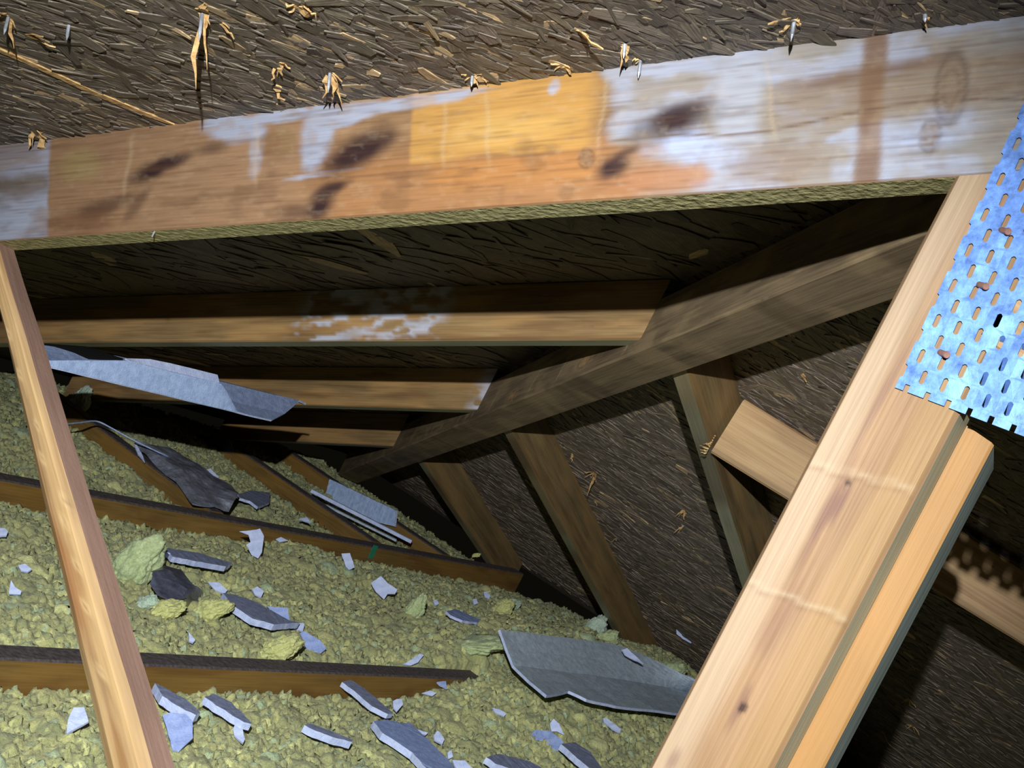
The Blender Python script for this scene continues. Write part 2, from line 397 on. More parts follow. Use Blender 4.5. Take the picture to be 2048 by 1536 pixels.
def patch(lst):
    """white specks on the front side: (y0, y1, amount)"""
    return lst
def jack_stain(yA, yB, patches, seed):
    def fn(u, s, t, side):
        L = abs(yA - yB) / cos(.4082); y = yA + (yB - yA) * u / L; o = np.zeros((len(u), 4))
        X = y * 300; V = t * 60
        o = over(o, (196, 150, 92), .5 * sm(.45, .65, vn(X * .02, V * .05, 3, seed)))
        o = over(o, (120, 82, 50), .5 * sm(.55, .75, vn(X * .03, V * .15, 3, seed + 3)))
        for y0, y1, am in patches:
            m = sm(y0 - .03, y0 + .02, y) * (1 - sm(y1 - .02, y1 + .03, y)) * sm(.5 - am * .2, .6, vn(X * .12, V * .12, 3, seed + 5))
            o = over(o, (190, 192, 206), .85 * m)
        o[:, 3] *= (side == 3)
        return o
    return fn
for x, yb, seed, lab, pt in ((X2, X2 + .05, 2, 'second rafter from the near one, freshly lit tan with white specks in its middle', [(-1.30, -1.16, .5), (-1.14, -1.04, .15)]),
                             (X3, X3 + .05, 3, 'third rafter, tan, with a small white patch where it meets the hip rafter', [(-1.075, -1.02, .7)]),
                             (X4, X4 + .05, 4, 'short last rafter deep in the corner, half in shadow', [])):
    ya = .15
    A = [ra(x, ya, HJ), ra(x + .04, ya, HJ), ra(x + .04, ya, .0), ra(x, ya, .0)]
    yf = x + .0355; yk = x + .04 + .0355
    B = [ra(x, yf, HJ), ra(x + .04, yk, HJ), ra(x + .04, yk, .0), ra(x, yf, .0)]
    o = timber('rafter', A, B, W_ROOF, seed, stain=jack_stain(ya, yf, pt, seed), extra={0: GREYEDGE}, dl=.01, ds=.006)
    tag(o, lab, 'rafter')

# ------------------------------------------------------------------ hip rafter
k0, k1 = .12, -2.319
def hp(k, sd, h):
    s = .035 if sd > 0 else .0175
    return Vector((k + sd * s, k - sd * s, ZT - T * k - h - (.022 if h < .05 else 0)))
A = [hp(k0, -1, HH), hp(k0, 1, HH), hp(k0, 1, .018), hp(k0, -1, .018)]
B = [hp(k1, -1, HH), hp(k1, 1, HH), hp(k1, 1, .018), hp(k1, -1, .018)]
def hip_stain(u, s_, t, side):
    o = np.zeros((len(u), 4)); n = vn(u * 14, t * 3 + s_, 4, 21)
    o = over(o, (172, 146, 108), .5 * sm(.45, .7, n))
    o = over(o, (86, 68, 50), .6 * sm(.55, .7, vn(u * 6, t * 9, 4, 22)))
    v = t
    for ku, kv, rad in ((2.02, .22, .016), (2.42, .30, .018), (1.45, .2, .009), (1.2, .15, .008), (1.72, .7, .007)):
        d = np.sqrt(((u - ku) / 1.5) ** 2 + ((v - kv) * .13) ** 2) / rad
        o = over(o, (196, 160, 112), .7 * (1 - sm(.4, 1.9, d))); o = over(o, (110, 76, 50), .7 * np.exp(-((d - 1.0) / .18) ** 2)); o = over(o, (112, 78, 52), .5 * np.exp(-((d - .5) / .12) ** 2))
    for i, cu in enumerate((1.12, 1.3, 1.36, 1.62, 1.69, 1.74, 1.88, 2.14, 2.3, 2.62, .9, .95)):
        o = over(o, (196, 178, 142), .6 * np.exp(-((u - cu - (v - .3) * .035 * (1 if i % 2 else .5)) / .0035) ** 2) * sm(.02, .2, v) * (1 - sm(.35, .75, v)))
    return o
_t = timber('hip_rafter', A, B, W_GREY, 6, stain=hip_stain, dl=.006, ds=.006, r=.003)
tag(_t, 'weathered diagonal hip rafter rising from the far corner to the upper right', 'hip rafter')

# ------------------------------------------------------------------ rafters under slope B
for y, xb, seed, lab in ((Y0, Y0, 7, 'shortest rafter below the hip rafter, its foot beside the joist end'),
                         (Y1, Y1, 8, 'middle rafter below the hip rafter, its foot sunk in the wool'),
                         (Y2, Y2, 9, 'rafter below the hip rafter touched by the level timber'),
                         (Y3, Y3, 10, 'rafter in the dark behind the doubled upright')):
    xa = .3
    xf = max(y + .0705, X1 + .045); xk = max(y + .04 + .0705, X1 + .045)
    A = [rb(xa, y, HJ), rb(xa, y + .04, HJ), rb(xa, y + .04, 0), rb(xa, y, 0)]
    B = [rb(xf, y, HJ), rb(xk, y + .04, HJ), rb(xk, y + .04, 0), rb(xf, y, 0)]
    def bst(u, s_, t, side, seed=seed):
        o = np.zeros((len(u), 4)); n = vn(u * 5, t * 4, 4, seed + 40)
        o = over(o, (146, 114, 70), .6 * sm(.4, .6, n)); o = over(o, (84, 62, 40), .6 * sm(.55, .75, vn(u * 3, t * 7, 4, seed + 50)))
        return o
    o = timber('rafter', A, B, W_LOW, seed, stain=bst, extra={0: GREYEDGE}, dl=.012, ds=.01)
    tag(o, lab, 'rafter')

# ------------------------------------------------------------------ ceiling joists
def bev_end(y, x): return x
def joist_x(y, xa, xb, seed, lab, depth=.14, tip=0):
    A = [(xa, y, -depth), (xa, y + .04, -depth), (xa, y + .04, 0), (xa, y, 0)]
    B = [(xb, y, -depth), (xb, y + .04, -depth), (xb, y + .04, -tip), (xb, y, -tip)]
    o = timber('ceiling_joist', A, B, W_BROWN, seed, extra={2: DARKTOP}, dl=.02, ds=.01,
        stain=lambda u, s_, t, side: over(over(np.zeros((len(u), 4)), (142, 106, 48), .5 * sm(.4, .6, vn(u * 6, t * 3, 3, seed))), (100, 62, 32), .5 * sm(.55, .75, vn(u * 9, t * 4 + 3, 3, seed))))
    tag(o, lab, 'ceiling joist'); return o
joist_x(F1Y, -2.9, -1.02, 11, 'nearest ceiling joist, its dark top vanishing under the wool at its right end', tip=.004)
joist_x(F2Y, -2.9, .15, 12, 'long middle ceiling joist running to the foot of the shortest rafter')
def joist_y(x, ya, yb, seed, lab, depth=.14):
    A = [(x, yb, -depth), (x + .04, yb, -depth), (x + .04, yb, 0), (x, yb, 0)]
    B = [(x, ya, -depth), (x + .04, ya, -depth), (x + .04, ya, 0), (x, ya, 0)]
    o = timber('ceiling_joist', A, B, W_BROWN, seed, extra={2: DARKTOP}, dl=.03, ds=.012,
        stain=lambda u, s_, t, side: over(np.zeros((len(u), 4)), (144, 106, 48), .5 * sm(.4, .6, vn(u * 6, t * 3, 3, seed))))
    tag(o, lab, 'ceiling joist'); return o
joist_y(G3, F2Y + .045, .08, 13, 'cross joist partly covered by the crumpled dark membrane')
joist_y(G4, F2Y + .045, .08, 14, 'cross joist between the dark membrane and the white strips')
joist_y(G5, F2Y + .045, .08, 15, 'cross joist in the corner carrying the grey board')

# ------------------------------------------------------------------ left brace, standing under the near rafter
def vert(px, py, x): return ax(px, py, x)
lf_t, lf_b = ax(-20, 560, X1), ax(206, 1536, X1)
rt_t, rt_b = ax(-2, 512, X1), ax(297, 1536, X1)
rk_t, rk_b = ax(32, 495, X1 + .042), ax(358, 1536, X1 + .042)
dn_l = (lf_b - lf_t).normalized(); dn_r = (rt_b - rt_t).normalized()
zt1 = ZT - T * rt_t.y - H1
def foot(p, d, z): return p + d * ((z - p.z) / d.z)
def topy(p, d, off=0):   # meet the underside of the near rafter
    k = (ZT - T * p.y - H1 - p.z) / (d.z + T * d.y); return p + d * k
l0, l1 = topy(lf_t, dn_l), foot(lf_t, dn_l, -.06)
r0, r1 = topy(rt_t, dn_r), foot(rt_t, dn_r, -.06)
dk = (rk_b - rk_t).normalized(); q0, q1 = topy(rk_t, dk), foot(rk_t, dk, -.06)
m0 = l0 + (q0 - r0); m1 = l1 + (q1 - r1)
def brace_stain(u, s_, t, side):
    o = np.zeros((len(u), 4)); n = vn(u * 5, s_ * 3 + t, 4, 61)
    f = (side == 0)
    o = over(o, (222, 182, 126), .55 * sm(.4, .6, n) * f)
    o = over(o, (150, 92, 44), .6 * np.exp(-(s_ / .1) ** 2) * f)
    o = over(o, (150, 92, 50), .55 * blob(u * 100, s_ * 20, 50, 4, 9, 10, 0, .6, .3, .2, 2) * f)
    o = over(o, (140, 88, 44), .5 * blob(u * 100, s_ * 20, 71, 9, 7, 3, 0, .6, .3, .2, 2) * f)
    for ku, kv in ((.28, .55), (.33, .42), (.15, .3), (.21, .35), (.465, .6), (.52, .55), (.60, .5), (.375, .75), (.41, .6)):
        d = np.sqrt(((u - ku) / 1.7) ** 2 + ((s_ - kv) * .05) ** 2) / .0042
        o = over(o, (232, 196, 142), .6 * (1 - sm(.5, 2, d)) * f); o = over(o, (120, 78, 44), .55 * (1 - sm(.2, .8, d)) * f)
    return o
_t = timber('brace', [l0, r0, q0, m0], [l1, r1, q1, m1], W_TAN, 17, stain=brace_stain, extra={1: REDSIDE}, dl=.006, ds=.004, r=.006, wob=.0012)
tag(_t, 'slanting square brace with rounded tan face and reddish side at the left', 'brace')

# ------------------------------------------------------------------ doubled upright on the right
YL, YR = -2.224, -2.313
zt_l = ZT - T * YL - H1; zt_r = ZT - T * YR - H1
def post_stain(u, s_, t, side):
    o = np.zeros((len(u), 4)); f = (side == 0); X = u * 1000; V = s_ * 90; n = vn(X * .01, V * .05, 4, 71)
    o = over(o, (232, 200, 164), .75 * (1 - sm(18, 34, V + (n - .5) * 14)) * f)
    o = over(o, (214, 168, 104), .5 * sm(50, 70, V) * f)
    o = over(o, (186, 148, 106), .8 * np.exp(-(V / 3.0) ** 2) * f)
    for cu, cv, ru, rv, al in ((300, 34, 60, 5, .7), (290, 40, 22, 5, .8), (560, 22, 22, 7, .5), (530, 16, 14, 6, .5), (470, 44, 26, 4, .6), (200, 30, 90, 4, .5), (395, 40, 40, 12, .35)):
        o = over(o, (150, 104, 92), al * blob(X, V, cu, cv, ru, rv, 0, .8, .3, .03, cu) * f)
    for cu, cv, r_ in ((272, 38, 3.2), (470, 47, 4.5)):
        d = np.sqrt(((X - cu) / 1.5) ** 2 + (V - cv) ** 2) / r_
        o = over(o, (74, 48, 42), .9 * (1 - sm(.5, 1.1, d)) * f)
    for cu in (262, 372):
        o = over(o, (240, 216, 176), .4 * np.exp(-((X - cu - (V - 30) * .12 + 1 * np.sin(V * .2)) / 2.2) ** 2) * f)
        o = over(o, (150, 104, 70), .3 * np.exp(-((X - cu - 5 - (V - 30) * .12 + 1 * np.sin(V * .2)) / 1.6) ** 2) * f)
    o[:, :3] *= .46
    return o
A = [(X1, YL, zt_l), (X1, YR, zt_r), (X1 + .04, YR, zt_r), (X1 + .04, YL, zt_l)]
B = [(X1, YL, -.1), (X1, YR, -.1), (X1 + .04, YR, -.1), (X1 + .04, YL, -.1)]
_t = timber('upright', A, B, W_PALE, 18, stain=post_stain, extra={1: GREYEDGE}, dl=.004, ds=.003, r=.004)
tag(_t, 'pale pine upright under the blue metal plate, front one of the pair', 'upright')
xx = X1 + .0405; yl, yr, yr2 = -2.2475, -2.337, -2.327
ztp = .776
A = [(xx, yl, ztp + .012), (xx, yr, ztp - .004), (xx + .038, yr, ztp - .02), (xx + .038, yl, ztp + .012)]
B = [(xx, yl, -.1), (xx, yr, -.1), (xx + .038, yr, -.1), (xx + .038, yl, -.1)]
_t = timber('upright', A, B, W_GOLD, 19, extra={1: BLUEEDGE}, dl=.02, ds=.01, r=.002)
tag(_t, 'golden pine upright with a cut top, behind the front one', 'upright')
# diagonal web leaving behind the plate towards the right edge
dq = [ax(1978, 690, X1), ax(2130, 800, X1)]
v = (dq[1] - dq[0]).normalized(); up_ = Vector((0, -v.z, v.y)); up_ = up_ if up_.z > 0 else -up_
p0 = dq[0] - v * .01; p1 = p0 + v * .55; tx = Vector((.04, 0, 0))
_t = timber('web_member', [p0, p0 + up_ * .089, p0 + up_ * .089 + tx, p0 + tx], [p1, p1 + up_ * .089, p1 + up_ * .089 + tx, p1 + tx], W_TAN, 20)
tag(_t, 'tan web member behind the right part of the blue metal plate', 'web member')

# ------------------------------------------------------------------ punched metal plate
def metal(name, col, rough=.35, spot=True):
    k = NT(name); tc = k.n('ShaderNodeTexCoord')
    n = k.n('ShaderNodeTexNoise', Scale=55.0, Detail=5.0, Roughness=.7); k.l(tc.outputs['Object'], n.inputs[0])
    v = k.n('ShaderNodeTexVoronoi', Scale=90.0); k.l(tc.outputs['Object'], v.inputs[0])
    c = k.ramp(n.outputs[0], [(.3, tuple(x * .55 for x in col[:3])), (.55, col), (.75, tuple(min(1, x * 1.5) for x in col[:3]))])
    c = k.mix(.25, c, k.ramp(v.outputs['Distance'], [(0, g(.7)), (1, g(1.3))]), 'MULTIPLY')
    k.l(c, k.b.inputs['Base Color']); k.b.inputs['Metallic'].default_value = .55
    k.l(k.ramp(n.outputs[0], [(.3, g(rough)), (.7, g(rough + .25))]), k.b.inputs['Roughness'])
    k.l(k.bump(n.outputs[0], .25, .001), k.b.inputs['Normal']); return k.m
GALV = metal('blue_galvanised', srgb(112, 152, 225))
def WEBZ(y): return dq[0].z + (y - dq[0].y) * (dq[1].z - dq[0].z) / (dq[1].y - dq[0].y)
def nail_plate(name, org, ux, uy, nrm, cols, rows, cw=.0170, rh=.0150, sw=.0040, sh=.0112, th=.0011, mat=GALV):
    bm = bmesh.new(); slots = []
    def P(x, y): return Vector(org) + ux * x + uy * y
    for j in range(rows):
        off = (cw / 2 if j % 2 else 0)
        if j == 0:
            cy = .5 * rh
            for i in range(cols):
                a, b = i * cw, (i + 1) * cw; cx = (a + b) / 2; l_, r_, t_ = cx - sw / 2, cx + sw / 2, cy + sh / 2
                q = [bm.verts.new(P(*v_)) for v_ in ((a, cy), (l_, cy), (l_, t_), (a, rh))]; bm.faces.new(q)
                q2 = [bm.verts.new(P(*v_)) for v_ in ((r_, cy), (b, cy), (b, rh), (r_, t_))]; bm.faces.new(q2)
                bm.faces.new([q[3], q[2], q2[3], q2[2]])
            continue
        cells = [(i * cw - off, (i + 1) * cw - off) for i in range(cols + (1 if j % 2 else 0))]
        for a, b in cells:
            a_, b_ = max(a, 0), min(b, cols * cw)
            cx = (a + b) / 2; cy = (j + .5) * rh
            full = (a_ == a and b_ == b)
            cor = [(a_, j * rh), (b_, j * rh), (b_, (j + 1) * rh), (a_, (j + 1) * rh)]
            cv = [bm.verts.new(P(*q)) for q in cor]
            if not full:
                # half a slot opens on the plate's side
                hx = sw / 2; e = cx
                if a_ != a: pts = [(b_, j * rh), (b_, (j + 1) * rh), (a_, (j + 1) * rh), (a_, cy + sh / 2), (a_ + hx, cy + sh / 2 - .001), (a_ + hx, cy - sh / 2 + .001), (a_, cy - sh / 2), (a_, j * rh)]
                else: pts = [(a_, (j + 1) * rh), (a_, j * rh), (b_, j * rh), (b_, cy - sh / 2), (b_ - hx, cy - sh / 2 + .001), (b_ - hx, cy + sh / 2 - .001), (b_, cy + sh / 2), (b_, (j + 1) * rh)]
                for v_ in cv: bm.verts.remove(v_)
                bm.faces.new([bm.verts.new(P(*q)) for q in pts]); continue
            slots.append((cx, cy)); c = .0013; h = [(cx - sw / 2, cy - sh / 2 + c), (cx - sw / 2 + c, cy - sh / 2), (cx + sw / 2 - c, cy - sh / 2), (cx + sw / 2, cy - sh / 2 + c),
                            (cx + sw / 2, cy + sh / 2 - c), (cx + sw / 2 - c, cy + sh / 2), (cx - sw / 2 + c, cy + sh / 2), (cx - sw / 2, cy + sh / 2 - c)]
            hv = [bm.verts.new(P(*q)) for q in h]
            bm.faces.new([cv[0], cv[1], hv[2], hv[1]]); bm.faces.new([cv[1], hv[3], hv[2]]); bm.faces.new([cv[1], cv[2], hv[4], hv[3]])
            bm.faces.new([cv[2], hv[5], hv[4]]); bm.faces.new([cv[2], cv[3], hv[6], hv[5]]); bm.faces.new([cv[3], hv[7], hv[6]])
            bm.faces.new([cv[3], cv[0], hv[0], hv[7]]); bm.faces.new([cv[0], hv[1], hv[0]])
    bmesh.ops.remove_doubles(bm, verts=bm.verts, dist=.0001)
    for x_, y_ in slots:
        c_ = P(x_, y_)
        if c_.y < -2.316 and c_.z < WEBZ(c_.y) + .012:      # punched teeth, bare where no timber backs the plate
            a_ = P(x_ - sw / 2, y_ + sh / 2); b_ = P(x_ + sw / 2, y_ + sh / 2); dn_ = -uy * sh * .95 - nrm * .008
            bm.faces.new([bm.verts.new(v_) for v_ in (a_, b_, b_ + dn_, a_ + dn_)])
    bmesh.ops.recalc_face_normals(bm, faces=bm.faces)
    # gentle undulation of the pressed sheet
    for v_ in bm.verts:
        v_.co += nrm * (noise.noise(v_.co * 45) * .0009)
    me = bpy.data.meshes.new('m'); bm.to_mesh(me); bm.free()
    o = obj(name, me, mat); m = o.modifiers.new('t', 'SOLIDIFY'); m.thickness = th; m.offset = 0
    origin_to(o, Vector(org)); return o
XP = X1 - .003
c0 = ax(1790, 775, XP); tl_c = ax(2048, 205, XP); br_c = ax(2048, 865, XP)
uy = (tl_c - c0).normalized(); ux = (br_c - c0); ux = (ux - uy * ux.dot(uy)).normalized()
pl = nail_plate('truss_plate', c0 - uy * .0075, ux, uy, Vector((-1, 0, 0)), 10, 22)
tag(pl, 'blue galvanised plate punched with rows of slots at the head of the pale upright', 'truss plate')
RUST = metal('rusty_nail', srgb(170, 128, 112), .6)
def cyl(bm, a, b, r0, r1, n=10):
    a, b = Vector(a), Vector(b); d = (b - a).normalized(); x = d.orthogonal().normalized(); y = d.cross(x)
    ra_, rb_ = [], []
    for i in range(n):
        q = 2 * pi * i / n; o_ = x * cos(q) + y * sin(q); ra_.append(bm.verts.new(a + o_ * r0)); rb_.append(bm.verts.new(b + o_ * r1))
    for i in range(n): bm.faces.new([ra_[i], ra_[(i + 1) % n], rb_[(i + 1) % n], rb_[i]])
    bm.faces.new(ra_[::-1]); bm.faces.new(rb_)
def bm_obj(name, bm, mat, parent=None, smooth=False, sub=0):
    bmesh.ops.recalc_face_normals(bm, faces=bm.faces)
    me = bpy.data.meshes.new('m'); bm.to_mesh(me); bm.free()
    if smooth: me.polygons.foreach_set('use_smooth', [True] * len(me.polygons))
    o = obj(name, me, mat, parent)
    if sub: m = o.modifiers.new('s', 'SUBSURF'); m.levels = sub; m.render_levels = sub
    return o
for (px, py), lab in zip(((2006, 461), (1962, 570), (1884, 706)), ('topmost of three brown nails through the blue plate', 'middle one of three brown nails through the blue plate', 'lowest of three brown nails through the blue plate')):
    p = ax(px, py, XP - .001); bm = bmesh.new(); d = Vector((-.6, -.75, -.05)).normalized()
    cyl(bm, p + d * -.003, p + d * .006, .0024, .0024); cyl(bm, p + d * .006, p + d * .0072, .0030, .0027)
    o = bm_obj('nail', bm, RUST); origin_to(o, p); tag(o, lab, 'nail', 'brown nails in the blue plate')

# ------------------------------------------------------------------ cut blocks right of the hip
def rib(name, lab, A, B, mat, seed, **kw):
    o = timber(name, A, B, mat, seed, **kw); tag(o, lab, 'timber block'); return o
# level timber running from the third lower rafter along the slope, behind the uprights
p0 = ax(1421, 905, -1.45); p1 = ax(2150, 1354, -1.34); up9 = Vector((-.012, .0, .094)); tk = Vector((.04, 0, 0))
A = [p0 + up9, p0, p0 + tk, p0 + up9 + tk]; A[0] = ax(1488, 798, -1.452); A[3] = A[0] + tk
B = [p1 + up9, p1, p1 + tk, p1 + up9 + tk]
e_t = A[0].copy()
def beam_stain(u, s_, t, side):
    o = np.zeros((len(u), 4)); n = vn(u * 4, s_ * 5, 4, 91); f = (side == 0)
    o = over(o, (198, 160, 110), .5 * sm(.35, .6, n) * f)
    o = over(o, (122, 84, 56), .7 * np.exp(-((s_ - .72 - .06 * np.sin(u * 5)) / .09) ** 2) * sm(.6, .75, u) * f)
    o = over(o, (122, 96, 66), .6 * sm(.86, .93, s_) * f)
    for ku, kv in ((.18, .6), (.3, .35)):
        d = np.sqrt(((u - ku) / 1.6) ** 2 + ((s_ - kv) * .09) ** 2) / .005
        o = over(o, (110, 78, 50), .7 * np.exp(-((d - .9) / .25) ** 2) * f)
    return o
_t = timber('tie_timber', A, B, W_TAN, 23, dl=.008, ds=.006, stain=beam_stain, extra={1: GREYEDGE})
tag(_t, 'level tan timber with a splintered end at a lower rafter, passing behind the uprights', 'tie timber')

# ------------------------------------------------------------------ mineral wool (heap of flocks)
GX0, GX1, GY0, GY1, ST = -2.95, .2, -2.35, .32, .004
nx = int((GX1 - GX0) / ST) + 1; ny = int((GY1 - GY0) / ST) + 1
gx = GX0 + np.arange(nx) * ST; gy = GY0 + np.arange(ny) * ST
XX, YY = np.meshgrid(gx, gy)
def gau(x, y, sx, sy): return np.exp(-((XX - x) / sx) ** 2 - ((YY - y) / sy) ** 2)
base = -.056 + .018 * (vn(XX * 4, YY * 4, 3, 5) - .5) + .012 * (vn(XX * 10, YY * 10, 3, 6) - .5)
base = np.where((YY > F1Y) & (YY < F2Y), base + .028 * (1 - sm(F2Y - .16, F2Y - .03, YY)) * sm(F1Y + .01, F1Y + .08, YY), base)
base = np.where(YY < F1Y, base + .01 * (1 - sm(F1Y - .12, F1Y - .02, YY)), base)
base += .055 * sm(-1.30, -.95, XX) * sm(-1.75, -1.40, YY) * (1 - sm(-1.22, -.98, YY))          # mound burying the near joist
base += .02 * sm(-1.2, -.5, XX) * (YY < F2Y - .05) * (1 - sm(F2Y - .3, F2Y - .05, YY))
base += .034 * gau(-.95, F2Y - .06, .12, .1) + .018 * gau(-1.75, F1Y - .06, .05, .06) - .055 * gau(-1.47, -.95, .05, .03)
base -= .02 * sm(-.2, .15, XX)
base = np.where(YY > F2Y, base + .006, base)
H = base.copy(); TI = np.zeros_like(H) + .5; HU = np.zeros_like(H) + .5
def splat(n, rmin, rmax, hmin, hmax, seed):
    rg = np.random.default_rng(seed)
    xs = rg.uniform(GX0, GX1, n); ys = rg.uniform(GY0, GY1, n)
    for i in range(n):
        x, y = xs[i], ys[i]
        # keep what the sight of the attic can reach
        if y < -1.0 - (x + 2.55) * .42 - .85: continue
        r = rg.uniform(rmin, rmax); an = rg.uniform(0, pi); el = rg.uniform(.55, 1); hh = rg.uniform(hmin, hmax); pw = rg.uniform(.5, 1.0)
        i0 = max(0, int((x - r - GX0) / ST)); i1 = min(nx, int((x + r - GX0) / ST) + 2)
        j0 = max(0, int((y - r - GY0) / ST)); j1 = min(ny, int((y + r - GY0) / ST) + 2)
        if i1 <= i0 or j1 <= j0: continue
        dx = XX[j0:j1, i0:i1] - x; dy = YY[j0:j1, i0:i1] - y
        u = (dx * cos(an) + dy * sin(an)) / r; v_ = (-dx * sin(an) + dy * cos(an)) / (r * el)
        d = u * u + v_ * v_; m = d < 1
        jc = min(ny - 1, max(0, int((y - GY0) / ST))); ic = min(nx - 1, max(0, int((x - GX0) / ST)))
        z = base[jc, ic] + hh * np.power(np.clip(1 - d, 0, 1), pw) * (1 + rg.uniform(-.5, .5) * u + rg.uniform(-.5, .5) * v_) + rg.uniform(-.3, .3) * hh
        sub = H[j0:j1, i0:i1]; mm = m & (z > sub)
        sub[mm] = z[mm]
        TI[j0:j1, i0:i1][mm] = rg.random(); HU[j0:j1, i0:i1][mm] = rg.random()
splat(4000, .014, .034, .004, .016, 1)
splat(46000, .006, .014, .004, .013, 2); splat(88000, .003, .008, .007, .015, 3)
H += .005 * (vn(XX * 170, YY * 170, 2, 8) - .5) + .006 * (vn(XX * 70, YY * 70, 2, 9) - .5)
# the wool stays between the joists
H = np.where((YY > F1Y) & (YY < F1Y + .04) & (XX < -1.03), np.minimum(H, -.1), H)
H = np.where((YY > F2Y) & (YY < F2Y + .04), np.minimum(H, -.1), H)
for gq in (G3, G4, G5): H = np.where((XX > gq - .004) & (XX < gq + .044) & (YY > F2Y), np.minimum(H, -.05), H)
H = np.minimum(H, ZT - T * np.maximum(XX, YY) - .02)
C1, C2, C3, C4 = (np.array(srgb(*c)[:3]) for c in ((196, 192, 128), (158, 160, 112), (216, 214, 146), (180, 194, 152)))
q = TI[..., None]; hq = HU[..., None]
col = C1 * (1 - q) + C2 * q; col = np.where(hq > .88, C3, col); col = np.where(hq < .09, C4, col)
lg = vn(XX * 5, YY * 5, 3, 15)[..., None]; col = col * (.85 + .3 * lg)
verts = np.stack([XX, YY, H], -1).reshape(-1, 3)
idx = np.arange(nx * ny).reshape(ny, nx)
keep = (YY[:-1, :-1] > -1.0 - (XX[:-1, :-1] + 2.55) * .42 - .8)
fa = np.stack([idx[:-1, :-1], idx[:-1, 1:], idx[1:, 1:], idx[1:, :-1]], -1)[keep]
me = bpy.data.meshes.new('wool'); me.vertices.add(len(verts)); me.vertices.foreach_set('co', verts.ravel().astype(np.float32))
nf = len(fa); me.loops.add(nf * 4); me.loops.foreach_set('vertex_index', fa.ravel().astype(np.int32)); me.polygons.add(nf)
me.polygons.foreach_set('loop_start', np.arange(0, nf * 4, 4, dtype=np.int32)); me.polygons.foreach_set('loop_total', np.full(nf, 4, np.int32))
me.polygons.foreach_set('use_smooth', np.ones(nf, bool))
ca = me.color_attributes.new('tint', 'FLOAT_COLOR', 'POINT'); ca.data.foreach_set('color', np.concatenate([col.reshape(-1, 3), np.ones((nx * ny, 1))], 1).astype(np.float32).ravel())
me.update(); me.validate()
def wool_mat(name, tint=None):
    k = NT(name); tc = k.n('ShaderNodeTexCoord')
    n = k.n('ShaderNodeTexNoise', Scale=260.0, Detail=4.0, Roughness=.7); k.l(tc.outputs['Object'], n.inputs[0])
    n2 = k.n('ShaderNodeTexNoise', Scale=45.0, Detail=3.0); k.l(tc.outputs['Object'], n2.inputs[0])
    if tint is None: a = k.n('ShaderNodeAttribute', _attribute_name='tint').outputs['Color']
    else: a = k.ramp(n2.outputs[0], [(.3, tint[0]), (.7, tint[1])])
    c = k.mix(.8, a, k.ramp(n.outputs[0], [(.3, g(.6)), (.7, g(1.3))]), 'MULTIPLY')
    k.l(c, k.b.inputs['Base Color']); k.b.inputs['Roughness'].default_value = .95; k.b.inputs['Specular IOR Level'].default_value = .1
    k.b.inputs['Sheen Weight'].default_value = .15
    k.l(k.bump(n.outputs[0], .8, .003, k.bump(n2.outputs[0], .5, .004)), k.b.inputs['Normal']); return k.m
wool = obj('mineral_wool', me, wool_mat('wool')); tag(wool, 'loose olive yellow mineral wool flocks spread between the joists', 'insulation', kind='stuff')
def wool_z(x, y):
    i = int((x - GX0) / ST); j = int((y - GY0) / ST)
    if 0 <= i < nx and 0 <= j < ny: return float(H[max(0, j - 2):j + 3, max(0, i - 2):i + 3].max())
    return -.02
def ground(px, py):
    z = -.01
    for _ in range(4):
        p = az(px, py, z); z = .5 * z + .5 * wool_z(p.x, p.y)
    return az(px, py, z)

# tufts
WT = {'y': wool_mat('wool_yellow', (srgb(196, 196, 122), srgb(220, 218, 150))), 'g': wool_mat('wool_green', (srgb(172, 186, 132), srgb(204, 214, 162))), 'b': wool_mat('wool_bluish', (srgb(176, 196, 172), srgb(206, 222, 200)))}
def tuft(px, py, rw, rh, kind, lab, rise=.35, plane=None, seed=0):
    """px,py centre, rw,rh half sizes in photo pixels at its distance"""
    p = plane if plane is not None else ground(px, py + rh * .6)
    dist = (ROT @ (p - CAM)).z; mpp = dist / FPX
    rx = rw * mpp; rz = rh * mpp
    bm = bmesh.new(); bmesh.ops.create_icosphere(bm, subdivisions=5, radius=1)
    of = Vector((seed * 3.1, 7, seed))
    for v_ in bm.verts:
        c = v_.co.copy(); k = 1 + .30 * noise.noise(c * 1.3 + of) + .20 * noise.noise(c * 3.2 + of) + .12 * noise.noise(c * 7 + of) + .05 * noise.noise(c * 17 + of)
        c = c * k; v_.co = p + _r * c.x * rx + Vector((_f.x, _f.y, 0)) * c.y * rx * .8 + (Vector((0, 0, 1)) * (c.z * rz + rz * rise))
    o = bm_obj('wool_tuft', bm, WT[kind], smooth=True); origin_to(o, p); tag(o, lab, 'wool tuft', 'loose tufts of mineral wool'); return o
